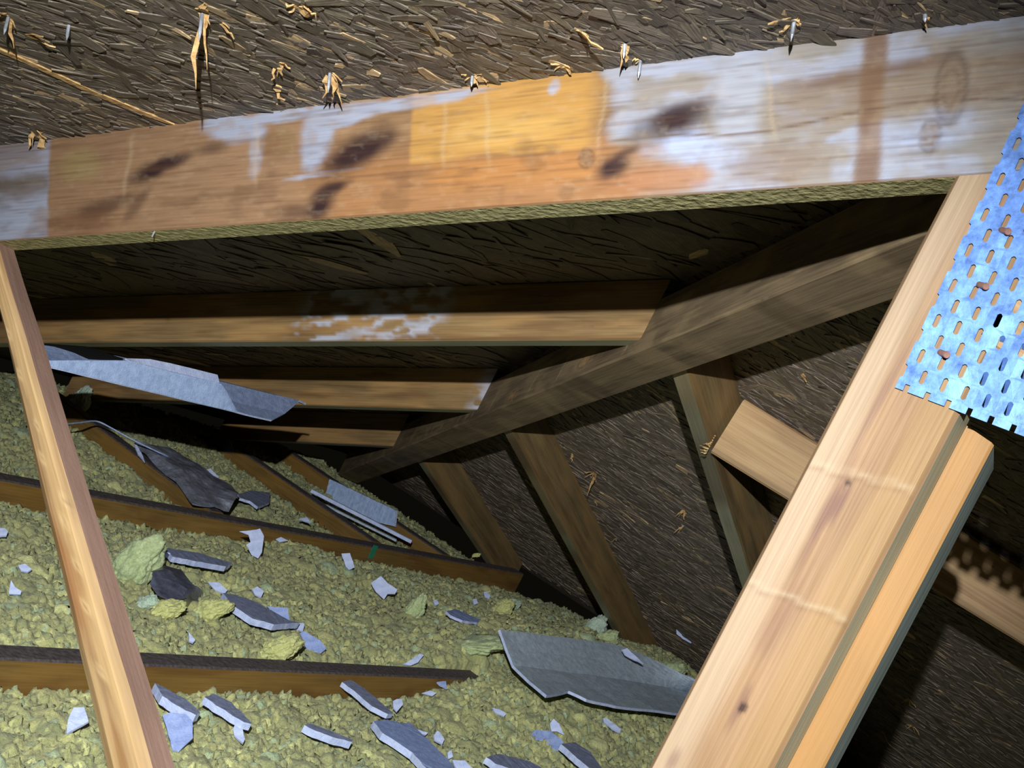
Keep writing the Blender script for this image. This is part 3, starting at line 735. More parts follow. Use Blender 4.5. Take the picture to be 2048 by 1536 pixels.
for i, a in enumerate(((262, 1112, 46, 62, 'g', 'big greyish green wool tuft beside the slanting brace'),
    (332, 1214, 36, 22, 'y', 'yellow green wool tuft in front of the black foil'),
    (292, 1200, 22, 16, 'b', 'pale bluish wool curl between brace and black foil'),
    (420, 1212, 36, 26, 'y', 'yellow wool tuft right of the black foil'),
    (556, 1290, 40, 32, 'y', 'rounded bright yellow wool tuft just behind the nearest joist'),
    (822, 1212, 20, 34, 'g', 'upright pale green wool streak in the middle of the bed'),
    (960, 1285, 60, 16, 'g', 'long pale wool roll left of the grey folded baffle'),
    (1000, 1212, 22, 20, 'y', 'yellow tuft above the torn tip of the grey folded baffle'),
    (1020, 1206, 18, 12, 'b', 'small pale tuft at the foot of the shortest lower rafter'),
    (1184, 1250, 24, 28, 'b', 'pale round tuft against the dark boards by the middle lower rafter'),
    (1206, 1275, 26, 22, 'g', 'green tuft wedged under the middle lower rafter'),
    (1335, 1335, 36, 20, 'g', 'green tuft behind the folded baffle near the pale upright'),
    (146, 800, 26, 36, 'b', 'grey green tuft hanging behind the brace under the white tray'),
    (340, 1430, 0, 0, 'y', ''),)):
    if not a[2]: continue
    tuft(*a, seed=i)

# ------------------------------------------------------------------ shards of foam board
def foam(name, c1, c2, speck=.5):
    k = NT(name); tc = k.n('ShaderNodeTexCoord')
    n = k.n('ShaderNodeTexNoise', Scale=70.0, Detail=6.0, Roughness=.7); k.l(tc.outputs['Object'], n.inputs[0])
    v = k.n('ShaderNodeTexVoronoi', Scale=330.0); k.l(tc.outputs['Object'], v.inputs[0])
    c = k.ramp(n.outputs[0], [(.35, c2), (.65, c1)])
    sp = k.ramp(v.outputs['Distance'], [(.0, g(1)), (.22, g(0))])
    nd = k.mix(1, sp, g(speck), 'MULTIPLY')
    c = k.mix(nd, c, srgb(212, 220, 236))
    k.l(c, k.b.inputs['Base Color']); k.b.inputs['Roughness'].default_value = .75
    k.l(k.bump(v.outputs['Distance'], .35, .0012, k.bump(n.outputs[0], .4, .002)), k.b.inputs['Normal']); return k.m
F_GREY = foam('foam_grey_face', srgb(148, 154, 184), srgb(112, 118, 144), .35)
F_WHITE = foam('foam_white', srgb(206, 214, 244), srgb(176, 188, 226), .3)
F_BLUE = foam('foam_blue', srgb(160, 176, 222), srgb(126, 142, 190), .5)
F_TRAY = foam('foam_tray', srgb(186, 206, 242), srgb(154, 174, 214), .9)
F_TRAY_SHADE = foam('foam_tray_shaded', srgb(138, 152, 184), srgb(108, 120, 152), .7)  # darker copy of the tray foam; the channel's shade is painted in for depth
F_BAF = foam('foam_baffle', srgb(186, 198, 208), srgb(150, 160, 174), .5)
def poly_slab(name, pts, off, mtop, mside, lab, cat, group, rough=.0006, cut=5):
    """pts: outline in space, off: thickness vector; faces get mtop, broken sides mside"""
    # subdivide outline with a little raggedness
    P = []
    n = len(pts)
    for i in range(n):
        a, b = pts[i], pts[(i + 1) % n]; m = max(1, int((b - a).length / .007))
        for j in range(m):
            q = a.lerp(b, j / m)
            P.append(q + (noise.noise_vector(q * 120) * rough * 2.2 if j else Vector()))
    bm = bmesh.new(); T0 = [bm.verts.new(p) for p in P]; B0 = [bm.verts.new(p + off) for p in P]
    f1 = bm.faces.new(T0); f2 = bm.faces.new(B0[::-1])
    sd_ = [bm.faces.new([T0[i], B0[i], B0[(i + 1) % len(P)], T0[(i + 1) % len(P)]]) for i in range(len(P))]
    for f in sd_: f.material_index = 1
    bmesh.ops.recalc_face_normals(bm, faces=bm.faces)
    bmesh.ops.triangulate(bm, faces=[f1, f2])
    me = bpy.data.meshes.new('m'); bm.to_mesh(me); bm.free()
    o = obj(name, me, [mtop, mside]); origin_to(o, sum(P, Vector()) / len(P)); tag(o, lab, cat, group); return o
SG = 'foam board shards lying on the wool'
def flat(pts, lab, th=.011, lift=.006, tilt=(0, 0), mt=F_GREY, ms=F_WHITE):
    cx = sum(p[0] for p in pts) / len(pts); cy = sum(p[1] for p in pts) / len(pts)
    gz = max(ground(*p).z for p in pts if 0 <= p[1] < 1600); gz = min(gz, ground(cx, cy).z + .014)
    z = gz + lift + th
    c = az(cx, cy, z); n = Vector((tilt[0], tilt[1], 1)); k = n.dot(c)
    P = [at(p[0], p[1], n, k) for p in pts]
    poly_slab('foam_shard', P, -n.normalized() * th, mt, ms, lab, 'foam shard', SG)
def lean(pts, lab, th=.004, mt=F_WHITE, ms=F_WHITE, up=.55, plane=None):
    """a shard standing in the wool, face towards the hatch"""
    low = max(pts, key=lambda p: p[1]); g0 = plane if plane is not None else ground(low[0], low[1] + 1)
    hd = Vector((-_f.x, -_f.y, 0)).normalized(); n = (hd * (1 - up) + Vector((0, 0, 1)) * up + noise.noise_vector(g0 * 7) * .25).normalized()
    k = n.dot(g0 + Vector((0, 0, .002)))
    P = [at(p[0], p[1], n, k) for p in pts]
    poly_slab('foam_shard', P, -n * th, mt, ms, lab, 'foam shard', SG)
flat([(313, 1098), (330, 1095), (400, 1106), (464, 1126), (452, 1133), (380, 1120), (345, 1113), (340, 1106)], 'long narrow slab with bright broken side behind the black foil')
flat([(446, 1186), (470, 1189), (515, 1205), (577, 1240), (600, 1245), (548, 1249), (505, 1237), (475, 1217), (457, 1202)], 'largest curved grey slab with white edge right of the black foil', th=.012)
flat([(310, 1366), (330, 1375), (375, 1401), (401, 1426), (392, 1430), (360, 1414), (325, 1392)], 'slanting slab touching the brace, below the nearest joist', th=.013)
flat([(409, 1394), (426, 1387), (462, 1404), (496, 1438), (503, 1448), (487, 1444), (466, 1432), (440, 1415)], 'dark topped slab with a hooked tail, second from the brace below the nearest joist', th=.011)
flat([(609, 1450), (622, 1447), (660, 1461), (705, 1480), (704, 1484), (665, 1474), (632, 1462)], 'thin curved strip alone on the wool left of the big bottom slab', th=.012)
flat([(684, 1364), (700, 1359), (722, 1372), (760, 1403), (787, 1427), (776, 1428), (745, 1413), (712, 1385)], 'long thin slab pointing down to the big bottom slab', th=.009)
flat([(747, 1442), (775, 1439), (800, 1446), (820, 1445), (852, 1475), (897, 1520), (925, 1556), (882, 1570), (825, 1505), (788, 1480), (765, 1466)], 'big bluish slab cut by the lower edge of the picture', th=.012, mt=F_BLUE)
flat([(972, 1514), (998, 1507), (1060, 1523), (1092, 1540), (1045, 1546), (990, 1527)], 'flat slab at the lower edge right of the big bluish slab', th=.012)
flat([(1122, 1488), (1150, 1484), (1182, 1505), (1210, 1545), (1192, 1548), (1150, 1512)], 'dark slab with bright side low down beside the pale upright', th=.012)
flat([(892, 1222), (912, 1218), (962, 1240), (955, 1245), (925, 1241), (902, 1231)], 'small mauve sliver above the folded baffle', th=.006, mt=F_BLUE)
flat([(476, 988), (502, 981), (541, 985), (539, 1005), (516, 1014), (500, 1002), (480, 996)], 'grey piece with white rim right of the dark membrane', th=.007)
lean([(-6, 1056), (10, 1056), (16, 1063), (13, 1071), (-6, 1073)], 'small oval chip at the left edge above two others')
lean([(36, 1131), (50, 1127), (64, 1138), (55, 1144), (42, 1141)], 'middle small chip left of the brace')
lean([(22, 1160), (30, 1174), (43, 1182), (41, 1189), (18, 1188)], 'triangular chip left of the brace', up=.4)
lean([(478, 1063), (500, 1061), (520, 1057), (528, 1072), (524, 1104), (516, 1117), (503, 1110), (492, 1090), (501, 1084), (497, 1070)], 'jagged upright shard just below the middle joist', up=.3)
lean([(552, 1078), (562, 1074), (576, 1081), (560, 1084)], 'tiny chip right of the jagged upright shard')
lean([(683, 1107), (700, 1106), (709, 1135), (698, 1140), (692, 1134)], 'small pointed shard under the middle joist left of the green strip', up=.3)
lean([(415, 1163), (440, 1166), (455, 1180), (449, 1187), (430, 1180)], 'curled pale chip between black foil and largest grey slab')
lean([(533, 1212), (575, 1216), (579, 1241), (560, 1238)], 'lilac shard standing behind the largest grey slab', up=.3, mt=F_BLUE)
lean([(576, 1242), (609, 1247), (606, 1262), (588, 1259)], 'white tip at the right end of the largest grey slab')
lean([(600, 1266), (608, 1262), (640, 1280), (653, 1297), (642, 1306), (614, 1298)], 'bluish leaf shaped shard beside the bright yellow tuft', mt=F_BLUE)
lean([(504, 1178), (515, 1173), (528, 1182), (522, 1195), (510, 1189)], 'round white chip above the largest grey slab')
lean([(377, 1264), (384, 1272), (391, 1280), (386, 1285), (378, 1282)], 'tiny chip in front of the yellow green tuft')
lean([(325, 1430), (340, 1425), (372, 1428), (385, 1442), (386, 1476), (373, 1488), (358, 1503), (345, 1500)], 'broad bluish shard half behind the foot of the brace', mt=F_BLUE, up=.5)
lean([(474, 1440), (490, 1444), (502, 1449), (498, 1455), (484, 1452), (490, 1478), (486, 1486), (468, 1470), (466, 1458)], 'crooked crumb hanging off the hooked slab')
lean([(147, 1415), (168, 1414), (177, 1442), (133, 1467), (136, 1440)], 'bright four sided shard left of the brace foot')
lean([(742, 1166), (762, 1152), (775, 1166), (795, 1179), (790, 1188), (775, 1188), (768, 1199), (752, 1184)], 'bright shard with notched outline in the middle of the wool', up=.4)
lean([(866, 1201), (873, 1199), (878, 1207), (871, 1211)], 'pinhead chip left of the mauve sliver')
lean([(945, 1199), (953, 1197), (956, 1206), (948, 1209)], 'lower of two pinhead chips by the end of the middle joist')
lean([(967, 1184), (974, 1183), (981, 1192), (978, 1198), (970, 1194)], 'upper of two pinhead chips by the end of the middle joist')
lean([(806, 1328), (825, 1318), (840, 1307), (848, 1310), (836, 1325), (822, 1331)], 'curved sliver lying behind the tip of the nearest joist')
lean([(786, 1402), (794, 1398), (804, 1398), (806, 1409), (794, 1423), (787, 1415)], 'small square chip beside the long thin slab')
lean([(844, 1386), (860, 1381), (873, 1386), (865, 1392)], 'flat little chip below the tip of the nearest joist')
lean([(874, 1364), (892, 1362), (894, 1378), (881, 1371)], 'bluish chip touching the tip of the nearest joist', mt=F_BLUE)
lean([(985, 1415), (1000, 1419), (1013, 1428), (1008, 1433), (990, 1425)], 'lone sliver left of the folded baffle lower corner')
lean([(836, 1459), (856, 1465), (852, 1470), (840, 1467)], 'thin chip at the right rim of the big bluish slab')
lean([(868, 1470), (875, 1461), (881, 1466), (889, 1478), (885, 1488), (870, 1480)], 'white crumb right of the big bluish slab')
lean([(895, 1505), (903, 1500), (906, 1514), (897, 1518)], 'small upright crumb near the lower edge')
lean([(905, 1520), (930, 1521), (950, 1540), (915, 1544)], 'white strip end at the lower edge between two slabs')
lean([(1100, 1447), (1107, 1437), (1118, 1447), (1128, 1470), (1114, 1463), (1103, 1463)], 'pointed tongue of foam standing above the forked piece', up=.3)
lean([(1062, 1470), (1070, 1460), (1100, 1461), (1126, 1482), (1128, 1505), (1105, 1496), (1088, 1482), (1064, 1479)], 'forked grey blue piece left of the dark slab', mt=F_BLUE)
lean([(1206, 1436), (1215, 1437), (1242, 1458), (1240, 1466), (1225, 1458), (1208, 1444)], 'short stick of foam below the folded baffle')
lean([(410, 940), (421, 937), (438, 954), (430, 957)], 'white stick beside the dark membrane', plane=az(430, 957, .012))
lean([(598, 1038), (614, 1034), (622, 1046)], 'white crumb on the wool beside the middle joist', plane=az(610, 1046, -.01))
lean([(1352, 1256), (1358, 1251), (1372, 1262), (1384, 1280), (1382, 1287), (1365, 1278), (1353, 1268)], 'pale leaf shaped chip stuck on the dark boards left of the pale upright', plane=at(1370, 1272, (T, 0, 1), ZT) + NB * .006, up=-.1)

# ------------------------------------------------------------------ broken ventilation baffles
def sheet(name, rows, th, mat, lab, cat, group=None, edge=None, sub=1, dn=.0, parent=None, flip=False):
    """rows of equal length of points -> ruled sheet with thickness"""
    V = [p for r_ in rows for p in r_]; n = len(rows[0]); F = []
    for i in range(len(rows) - 1):
        for j in range(n - 1): F.append((i * n + j, i * n + j + 1, (i + 1) * n + j + 1, (i + 1) * n + j))
    bm = bmesh.new(); vs = [bm.verts.new(p) for p in V]; [bm.faces.new([vs[i] for i in f]) for f in F]
    bmesh.ops.remove_doubles(bm, verts=bm.verts, dist=.0003)
    bmesh.ops.subdivide_edges(bm, edges=list(bm.edges), cuts=3, use_grid_fill=True)
    if dn:
        for v_ in bm.verts: v_.co += noise.noise_vector(v_.co * 14) * dn
    bmesh.ops.recalc_face_normals(bm, faces=bm.faces)
    me = bpy.data.meshes.new('m'); bm.to_mesh(me); bm.free()
    o = obj(name, me, [mat] + ([edge] if edge else []), parent)
    m = o.modifiers.new('t', 'SOLIDIFY'); m.thickness = th; m.offset = 0
    if edge: m.material_offset_rim = 1
    origin_to(o, V[0])
    if lab: tag(o, lab, cat, group)
    return o
# white tray hanging under the rafters at the left
YT = -.86
fb = [(60, 724), (160, 748), (260, 773), (376, 801), (425, 813), (447, 818), (458, 820), (465, 822), (474, 824)]
ft = [(60, 722), (160, 720), (256, 721), (380, 751), (425, 761), (441, 767), (453, 784), (463, 804), (474, 823)]
r_b = [ay(*p, YT) for p in fb]; r_t = [ay(*p, YT + .004) for p in ft]
tray = empty('vent_tray', r_b[0]); tag(tray, 'white speckled foam vent tray hanging below the second rafter', 'vent tray')
def part(o): 
    o.parent = tray; o.matrix_parent_inverse = Matrix.Translation(-tray.location); return o
part(sheet('front_wall', [r_t, r_b], .0035, F_TRAY, None, None, edge=F_WHITE, dn=.001))
bb = [(60, 724), (200, 758), (376, 801), (465, 822), (510, 834), (543, 842)]
bk = [(70, 700), (220, 722), (380, 752), (470, 772), (540, 789), (598, 802)]
bl = [(74, 690), (228, 712), (390, 750), (482, 774), (552, 791), (612, 808)]
rb_ = [ay(*p, YT) for p in bb]; rk_ = [ay(*p, YT + .055) for p in bk]; rm_ = [a.lerp(b, .5) - Vector((0, 0, .008)) for a, b in zip(rb_, rk_)]
rl_ = [ay(*p, YT + .066) for p in bl]
part(sheet('channel', [rb_, rm_, rk_, rl_], .004, F_TRAY_SHADE, None, None, edge=F_WHITE, dn=.0008))
fl0 = [(250, 718), (300, 719), (340, 727), (390, 739), (434, 750)]; fl1 = [(258, 723), (300, 733), (345, 744), (390, 755), (438, 766)]
part(sheet('flange', [[ay(*p, YT + .012) for p in fl0], [ay(*p, YT + .002) for p in fl1]], .003, F_WHITE, None, None))
# hanger strip that holds the tray to the second rafter
h0 = ay(96, 690, YT + .05); 
part(sheet('hanger_flap', [[ay(70, 686, YT + .07), ay(170, 694, YT + .07)], [ay(80, 722, YT + .05), ay(246, 718, YT + .05)]], .004, W_GREY, None, None))  # darker material on the flap: its shade is put into the colour

# grey folded baffle lying on the wool at the lower right
top = [(999, 1259), (1060, 1268), (1222, 1288), (1290, 1312), (1363, 1347), (1440, 1388), (1520, 1430)]
fold = [(1026, 1333), (1080, 1340), (1169, 1350), (1250, 1362), (1344, 1377), (1430, 1392), (1520, 1410)]
low = [(1092, 1394), (1136, 1384), (1172, 1402), (1230, 1414), (1317, 1424), (1420, 1436), (1520, 1450)]
rt_ = [az(*p, .105) for p in top]; rf_ = [az(*p, .062) for p in fold]; rl2 = [az(*p, .060) for p in low]
rm1 = [a.lerp(b, .5) - Vector((0, 0, .003)) for a, b in zip(rt_, rf_)]
rm2 = [a.lerp(b, .5) - Vector((0, 0, .002)) for a, b in zip(rf_, rl2)]
sheet('vent_baffle', [rt_, rm1, rf_, rm2, rl2], .006, F_BAF, 'grey folded foam baffle with a torn pale edge lying beside the pale upright', 'vent baffle', edge=F_WHITE, dn=.002)
lean([(1244, 1299), (1254, 1296), (1287, 1327), (1270, 1320), (1250, 1309)], 'white splinter on the upper rim of the folded baffle', plane=az(1270, 1320, .112))

# two pale strips and a grey board between the corner joists
def strip(pts, z0, wd_, th, lab, mat=F_WHITE):
    a, b = az(*pts[0], z0), az(*pts[1], z0); d = (b - a).normalized(); s_ = d.cross(Vector((0, 0, 1)))
    A = [a, a + s_ * wd_, a + s_ * wd_ + Vector((0, 0, th)), a + Vector((0, 0, th))]; B = [p + (b - a) for p in A]
    o = timber('foam_strip', A, B, mat, 30, dl=.05, ds=.02, r=.001); tag(o, lab, 'foam strip', 'pale strips between the corner joists')
strip([(622, 984), (822, 1086)], .004, .012, .010, 'brighter upper pale strip between the corner joists')
strip([(652, 1012), (792, 1082)], -.006, .014, .006, 'lower dull pale strip between the corner joists', F_BAF)
bp = [ax(*p, G5 - .03) for p in ((659, 958), (792, 1021), (788, 1053), (760, 1046), (650, 992))]
poly_slab('grey_board', bp, Vector((.010, 0, 0)), F_TRAY, F_WHITE, 'grey blue board offcut standing against the corner joist', 'board offcut', None)
# small blue plate on the cross joist heel
hp_ = ax(398, 905, G4 - .012)
sp = [ax(*p, G4 - .004) for p in ((395, 868), (462, 882), (466, 905), (430, 902), (406, 892))]
poly_slab('heel_plate', sp, Vector((.003, 0, 0)), metal('dim_galvanised', srgb(96, 104, 150), .5), F_BLUE, 'dim violet metal plate at the heel of the cross joist below the tray', 'metal plate', None)
# bent pale strip
def ribbon(name, pts, w_, th, mat, lab, cat):
    rows = []
    bm = bmesh.new()
    for i in range(len(pts)):
        for q in (0, .33, .66) if i < len(pts) - 1 else (0,):
            a, b, c, d = (pts[min(max(i + k_, 0), len(pts) - 1)] for k_ in (-1, 0, 1, 2))
            p = .5 * ((2 * b) + (c - a) * q + (2 * a - 5 * b + 4 * c - d) * q * q + (3 * b - a - 3 * c + d) * q ** 3)
            n_ = Vector((0, .35, .9)).normalized(); t_ = (c - a).normalized(); s_ = n_.cross(t_).normalized()
            rows.append([bm.verts.new(p + s_ * u_ * w_ + n_ * v_ * th) for u_, v_ in ((1, 0), (.6, 1), (-.6, 1), (-1, 0), (-.6, -1), (.6, -1))])
    for a, b in zip(rows, rows[1:]):
        for i in range(6): bm.faces.new([a[i], a[(i + 1) % 6], b[(i + 1) % 6], b[i]])
    bm.faces.new(rows[0][::-1]); bm.faces.new(rows[-1])
    o = bm_obj(name, bm, mat, smooth=True); origin_to(o, pts[0]); tag(o, lab, cat); return o
ribbon('bent_strip', [az(120, 849, .035), az(160, 845, .04), az(190, 842, .042), az(215, 852, .042), az(262, 878, .036), az(305, 899, .03), az(338, 914, .022)], .0042, .0016, F_TRAY, 'long bent grey strip above the dark membrane', 'bent strip')
lean([(268, 888), (274, 890), (286, 912), (290, 924), (276, 908)], 'white sliver at the upper end of the dark membrane', plane=az(288, 924, .006))

# dark membrane and black foil
def foil_mat(name, c, rough):
    k = NT(name); tc = k.n('ShaderNodeTexCoord'); n = k.n('ShaderNodeTexNoise', Scale=38.0, Detail=6.0, Roughness=.65); k.l(tc.outputs['Object'], n.inputs[0])
    k.l(k.ramp(n.outputs[0], [(.35, tuple(x * .5 for x in c[:3])), (.6, c), (.78, tuple(min(1, x * 2.4) for x in c[:3]))]), k.b.inputs['Base Color'])
    k.b.inputs['Roughness'].default_value = rough; k.l(k.bump(n.outputs[0], .7, .006), k.b.inputs['Normal']); return k.m
MEMB = foil_mat('dark_membrane', srgb(142, 144, 158), .4); FOIL = foil_mat('black_foil', srgb(92, 94, 110), .28)
r0_ = [(272, 880), (300, 888), (335, 898), (375, 918), (420, 945), (462, 972), (476, 992)]
r1_ = [(272, 888), (296, 915), (330, 950), (365, 985), (385, 1006), (420, 1016), (455, 1018)]
rowA = [az(*p, .020) for p in r0_]; rowB = [az(*p, .006) for p in r1_]
rws = []
for q in (0, .33, .66, 1):
    rws.append([a.lerp(b, q) + Vector((0, 0, .012 * sin(q * pi) * (1 + noise.noise(a * 20)))) for a, b in zip(rowA, rowB)])
sheet('membrane', rws, .002, MEMB, 'crumpled dark grey membrane draped over the cross joist', 'membrane', dn=.009)
r0_ = [(300, 1143), (330, 1132), (366, 1138), (384, 1158), (395, 1172)]
r1_ = [(300, 1168), (318, 1186), (336, 1196), (358, 1200), (378, 1190)]
rws = [[az(*a, .022).lerp(az(*b, .012), q) + Vector((0, 0, .01 * sin(q * pi))) for a, b in zip(r0_, r1_)] for q in (0, .33, .66, 1)]
foil = sheet('black_foil', rws, .002, FOIL, 'glossy black foil poking out of a hole in the wool', 'foil', dn=.006)
fp = sheet('folded_flap', [[az(396, 1170, .014), az(380, 1188, .012), az(366, 1200, .01)], [az(412, 1192, -.03), az(402, 1214, -.035), az(374, 1232, -.04)]], .002, FOIL, None, None, dn=.004)
fp.parent = foil; fp.matrix_parent_inverse = Matrix.Translation(-foil.location)
GREEN = NT('green_tape'); GREEN.b.inputs['Base Color'].default_value = srgb(40, 130, 100); GREEN.b.inputs['Roughness'].default_value = .5
gp = [ay(*p, F2Y - .0015) for p in ((748, 1090), (757, 1092), (746, 1116), (736, 1117))]
poly_slab('green_strip', gp, Vector((0, .001, 0)), GREEN.m, GREEN.m, 'short green strip stuck on the middle joist', 'tape', None)
tuft(952, 1112, 8, 5, 'y', 'pale crumb on the end of the middle joist', plane=ay(952, 1112, F2Y + .02), seed=33)

# ------------------------------------------------------------------ nails and torn splinters in the roof boards
SPL = end_mat('fresh_splinter', srgb(214, 176, 118), srgb(160, 118, 70))
STEEL = metal('nail_steel', srgb(176, 178, 186), .3)
def splinter(bm, p, d, n, L, w_, lift, seed):
    rnd = random.Random(seed); s_ = n.cross(d).normalized(); k = 5; rows = []
    for i in range(k + 1):
        q = i / k; ww = w_ * (1 - q ** 1.3) * rnd.uniform(.5, 1.25) + .0003
        c = p + d * L * q + n * (lift * q ** 1.3 * L) + s_ * rnd.uniform(-.3, .3) * w_ + n * rnd.uniform(-.2, .3) * w_ * min(1, q * 2)
        rows.append([bm.verts.new(c + s_ * ww * .5), bm.verts.new(c - s_ * ww * .5), bm.verts.new(c - s_ * ww * .5 - n * .0016), bm.verts.new(c + s_ * ww * .5 - n * .0016)])
    for a, b in zip(rows, rows[1:]):
        for i in range(4): bm.faces.new([a[i], a[(i + 1) % 4], b[(i + 1) % 4], b[i]])
    bm.faces.new(rows[0][::-1]); bm.faces.new(rows[-1])
def nail_spot(px, py, slope, items, nail, lab, group, seed):
    """items: (dx, dy, width m, lift) splinters as photo direction; nail: length m or 0"""
    if slope == 'A': pl_, n = ((0, T, 1), ZT), NA
    else: pl_, n = ((T, 0, 1), ZT), NB
    p = at(px, py, *pl_)
    if items:
        bm = bmesh.new()
        items = list(items) + [(dx * k_ + dy * .35 * j_, dy * k_ - dx * .35 * j_, w_ * .35, lift * 1.2) for dx, dy, w_, lift in items for k_, j_ in ((.55, 1),)]
        for i, (dx, dy, w_, lift) in enumerate(items):
            q = at(px + dx, py + dy, *pl_); L = min((q - p).length, .06 + .0 * i); d = (q - p).normalized()
            splinter(bm, p + n * .002, d, n, L, w_, lift, seed * 10 + i)
        o = bm_obj('splinter', bm, SPL)
    if nail:
        bm = bmesh.new(); dn_ = (n + noise.noise_vector(p * 31) * .25).normalized()
        cyl(bm, p - n * .004, p + dn_ * nail * .72, .0017, .0017, 8); cyl(bm, p + dn_ * nail * .72, p + dn_ * nail, .0017, .0002, 8)
        m = bm_obj('nail', bm, STEEL, smooth=False)
    if items and nail:
        origin_to(o, p); tag(o, lab, 'splinter', group)
        m.name = 'nail_point'; m.parent = o; m.matrix_parent_inverse = Matrix.Translation(-p)
    elif items: origin_to(o, p); tag(o, lab, 'splinter', group)
    else: origin_to(m, p); tag(m, lab, 'nail', group)
GA = 'splinters and nail points in the near roof boards'; GB = 'splinters and nail points in the far roof boards'
for i, a in enumerate((
    (18, 30, [(-26, -30, .006, .3), (14, 26, .007, .6)], .022, 'splinter with nail at the upper left corner'),
    (52, 66, [(62, 12, .006, .25)], 0, 'flat tan splinter just right of the upper left corner one'),
    (138, 46, [], .018, 'lone pale nail point between corner splinter and long torn strand'),
    (404, 20, [(0, 66, .011, .9), (10, -24, .012, .2), (14, 30, .006, .5)], .030, 'tall forked splinter hanging by a nail near the top'),
    (440, 40, [(32, 16, .006, .5)], 0, 'dark curled splinter right of the tall forked one'),
    (598, 10, [(40, 14, .016, .4), (-26, -10, .01, .3)], 0, 'broad torn flake at the top edge left of the middle'),
    (556, 122, [(12, 14, .009, .5), (-8, 18, .006, .4), (26, 6, .005, .3)], 0, 'small spiky splinter left of the round nail scar'),
    (660, 140, [(16, 20, .008, .7), (30, 30, .006, .5), (-8, 24, .009, .5)], .024, 'round scar with bright nail and splinters above the rafter'),
    (545, 165, [(24, 20, .010, .3)], 0, 'dark raised strand below the small spiky splinter'),
    (945, 146, [(-22, -4, .005, .3), (14, 8, .009, .7), (30, 8, .004, .2)], .014, 'star shaped splinter in the middle of the near boards'),
    (1145, 56, [(66, 6, .012, .5)], 0, 'wide wedge flake casting a box shaped shadow'),
    (1250, 84, [(6, 16, .008, .7), (-6, 20, .004, .7)], .016, 'curled splinter right of the wedge flake'),
    (1126, 126, [(-24, -8, .004, .3), (20, 10, .007, .5)], 0, 'thin crossed splinter below the wedge flake'),
    (1282, 116, [(-16, -4, .004, .3)], .020, 'nail reaching over the top of the near rafter'),
    (1590, 36, [(-52, -6, .012, .25), (14, 4, .007, .6)], .022, 'brown flake with nail in the upper right'),
    (1850, 22, [(6, 14, .006, .5)], .010, 'small splinter far right beside the rafter top'),
    (70, 258, [(30, 26, .016, .5), (-10, 12, .007, .5)], 0, 'orange flake at the left end above the white bloom'),
    (494, 236, [(-12, 6, .004, .3)], 0, 'tiny splinter on the rafter top left of the middle'),
    (540, 230, [(8, 6, .004, .6), (-6, 4, .003, .4)], 0, 'tiny forked splinter on the rafter top'))):
    nail_spot(a[0], a[1], 'A', a[2], a[3], a[4], GA, i + 1)
# long torn strand
pa = [at(px, py, (0, T, 1), ZT) + NA * .004 for px, py in ((-30, 82), (60, 120), (180, 176), (280, 218), (366, 251))]
bm = bmesh.new()
rows = []
for i, p in enumerate(pa):
    ww = (.004, .0045, .0055, .006, .001)[i]; s_ = Vector((0, 1, -T)).normalized()
    rows.append([bm.verts.new(p + s_ * ww), bm.verts.new(p - s_ * ww), bm.verts.new(p - s_ * ww - NA * .003), bm.verts.new(p + s_ * ww - NA * .003)])
for a, b in zip(rows, rows[1:]):
    for i in range(4): bm.faces.new([a[i], a[(i + 1) % 4], b[(i + 1) % 4], b[i]])
bm.faces.new(rows[0][::-1]); bm.faces.new(rows[-1])
o = bm_obj('torn_strand', bm, SPL); origin_to(o, pa[2]); tag(o, 'long pale torn strand running down to the near rafter at the left', 'torn strand')
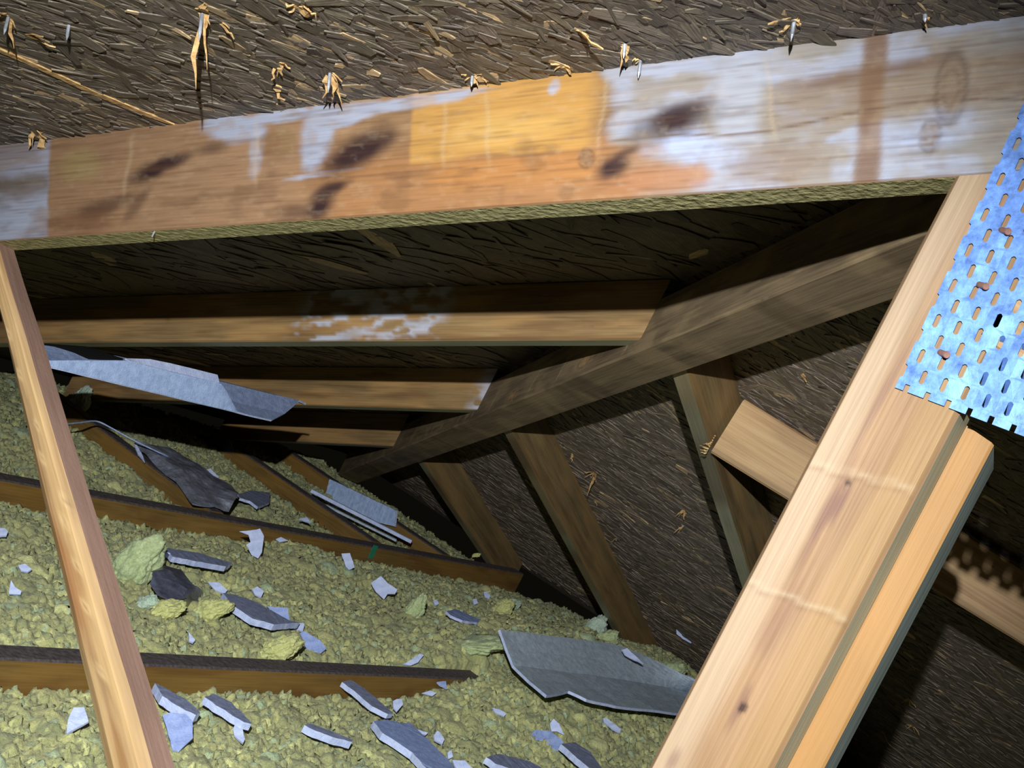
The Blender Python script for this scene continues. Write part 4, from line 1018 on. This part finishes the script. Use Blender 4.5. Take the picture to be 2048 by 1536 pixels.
# small one dropping below the near rafter
bm = bmesh.new(); p = ra(X1 + .004, -1.405, H1); cyl(bm, p + Vector((0, 0, .002)), p + Vector((0, 0, -.007)), .0012, .0008, 6)
o = bm_obj('nail', bm, STEEL); origin_to(o, p); tag(o, 'tiny pale nail point under the near rafter at the left', 'nail')
fb_ = ((1190, 945, [(-12, -14, .010, .7), (14, -4, .008, .6), (4, 20, .008, .7)], 0, 'star splinter between the two longest lower rafters near the hip'),
    (1144, 905, [(6, 10, .007, .6)], 0, 'small chip just under the shadow of the hip rafter'),
    (1368, 1018, [(8, 12, .009, .6), (-8, 4, .006, .5)], 0, 'knotted splinter left of the rafter touched by the level timber'),
    (1236, 1076, [(2, -10, .004, .6)], .010, 'pale nail point low between the two longest lower rafters'),
    (1188, 1000, [(10, 6, .006, .4)], 0, 'little chip below the star splinter'),
    (1028, 1018, [(6, 4, .005, .5)], 0, 'pale chip between the two shortest lower rafters'),
    (1368, 1050, [(-10, 4, .006, .5)], .008, 'second speck left of the rafter touched by the level timber'),
    (1605, 745, [(12, 12, .007, .4)], 0, 'light strand under the hip rafter shadow at the right'),
    (1850, 1286, [(22, 2, .005, .4)], 0, 'highest pale splinter in the lower right boards'),
    (1825, 1330, [(24, 8, .005, .4), (6, 4, .006, .4)], 0, 'second pale splinter in the lower right boards'),
    (1818, 1396, [(20, 6, .009, .5), (-10, 2, .006, .3)], 0, 'brown tilted flake in the lower right boards'),
    (1824, 1450, [(20, 10, .006, .4), (-8, -4, .005, .5)], 0, 'crossed pale splinters in the lower right boards'),
    (1762, 1458, [(26, 22, .008, .4)], 0, 'long brown flake at the bottom of the lower right boards'))
for i, a in enumerate(fb_): nail_spot(a[0], a[1], 'B', a[2], a[3], a[4], GB, 50 + i)
# splinter tuft at the block end
bm = bmesh.new(); p = p0 + Vector((-.004, .004, .012))
for i in range(9): splinter(bm, p + Vector((0, 0, .004 * (i - 4))), (Vector((.3, .75, -.25 + .1 * (i % 4))) ).normalized(), Vector((-1, 0, 0)), .012 + .004 * (i % 3), .003, .2, 90 + i)
o = bm_obj('splinter', bm, SPL); origin_to(o, p); tag(o, 'bristling splinters at the end of the level tan timber', 'splinter')
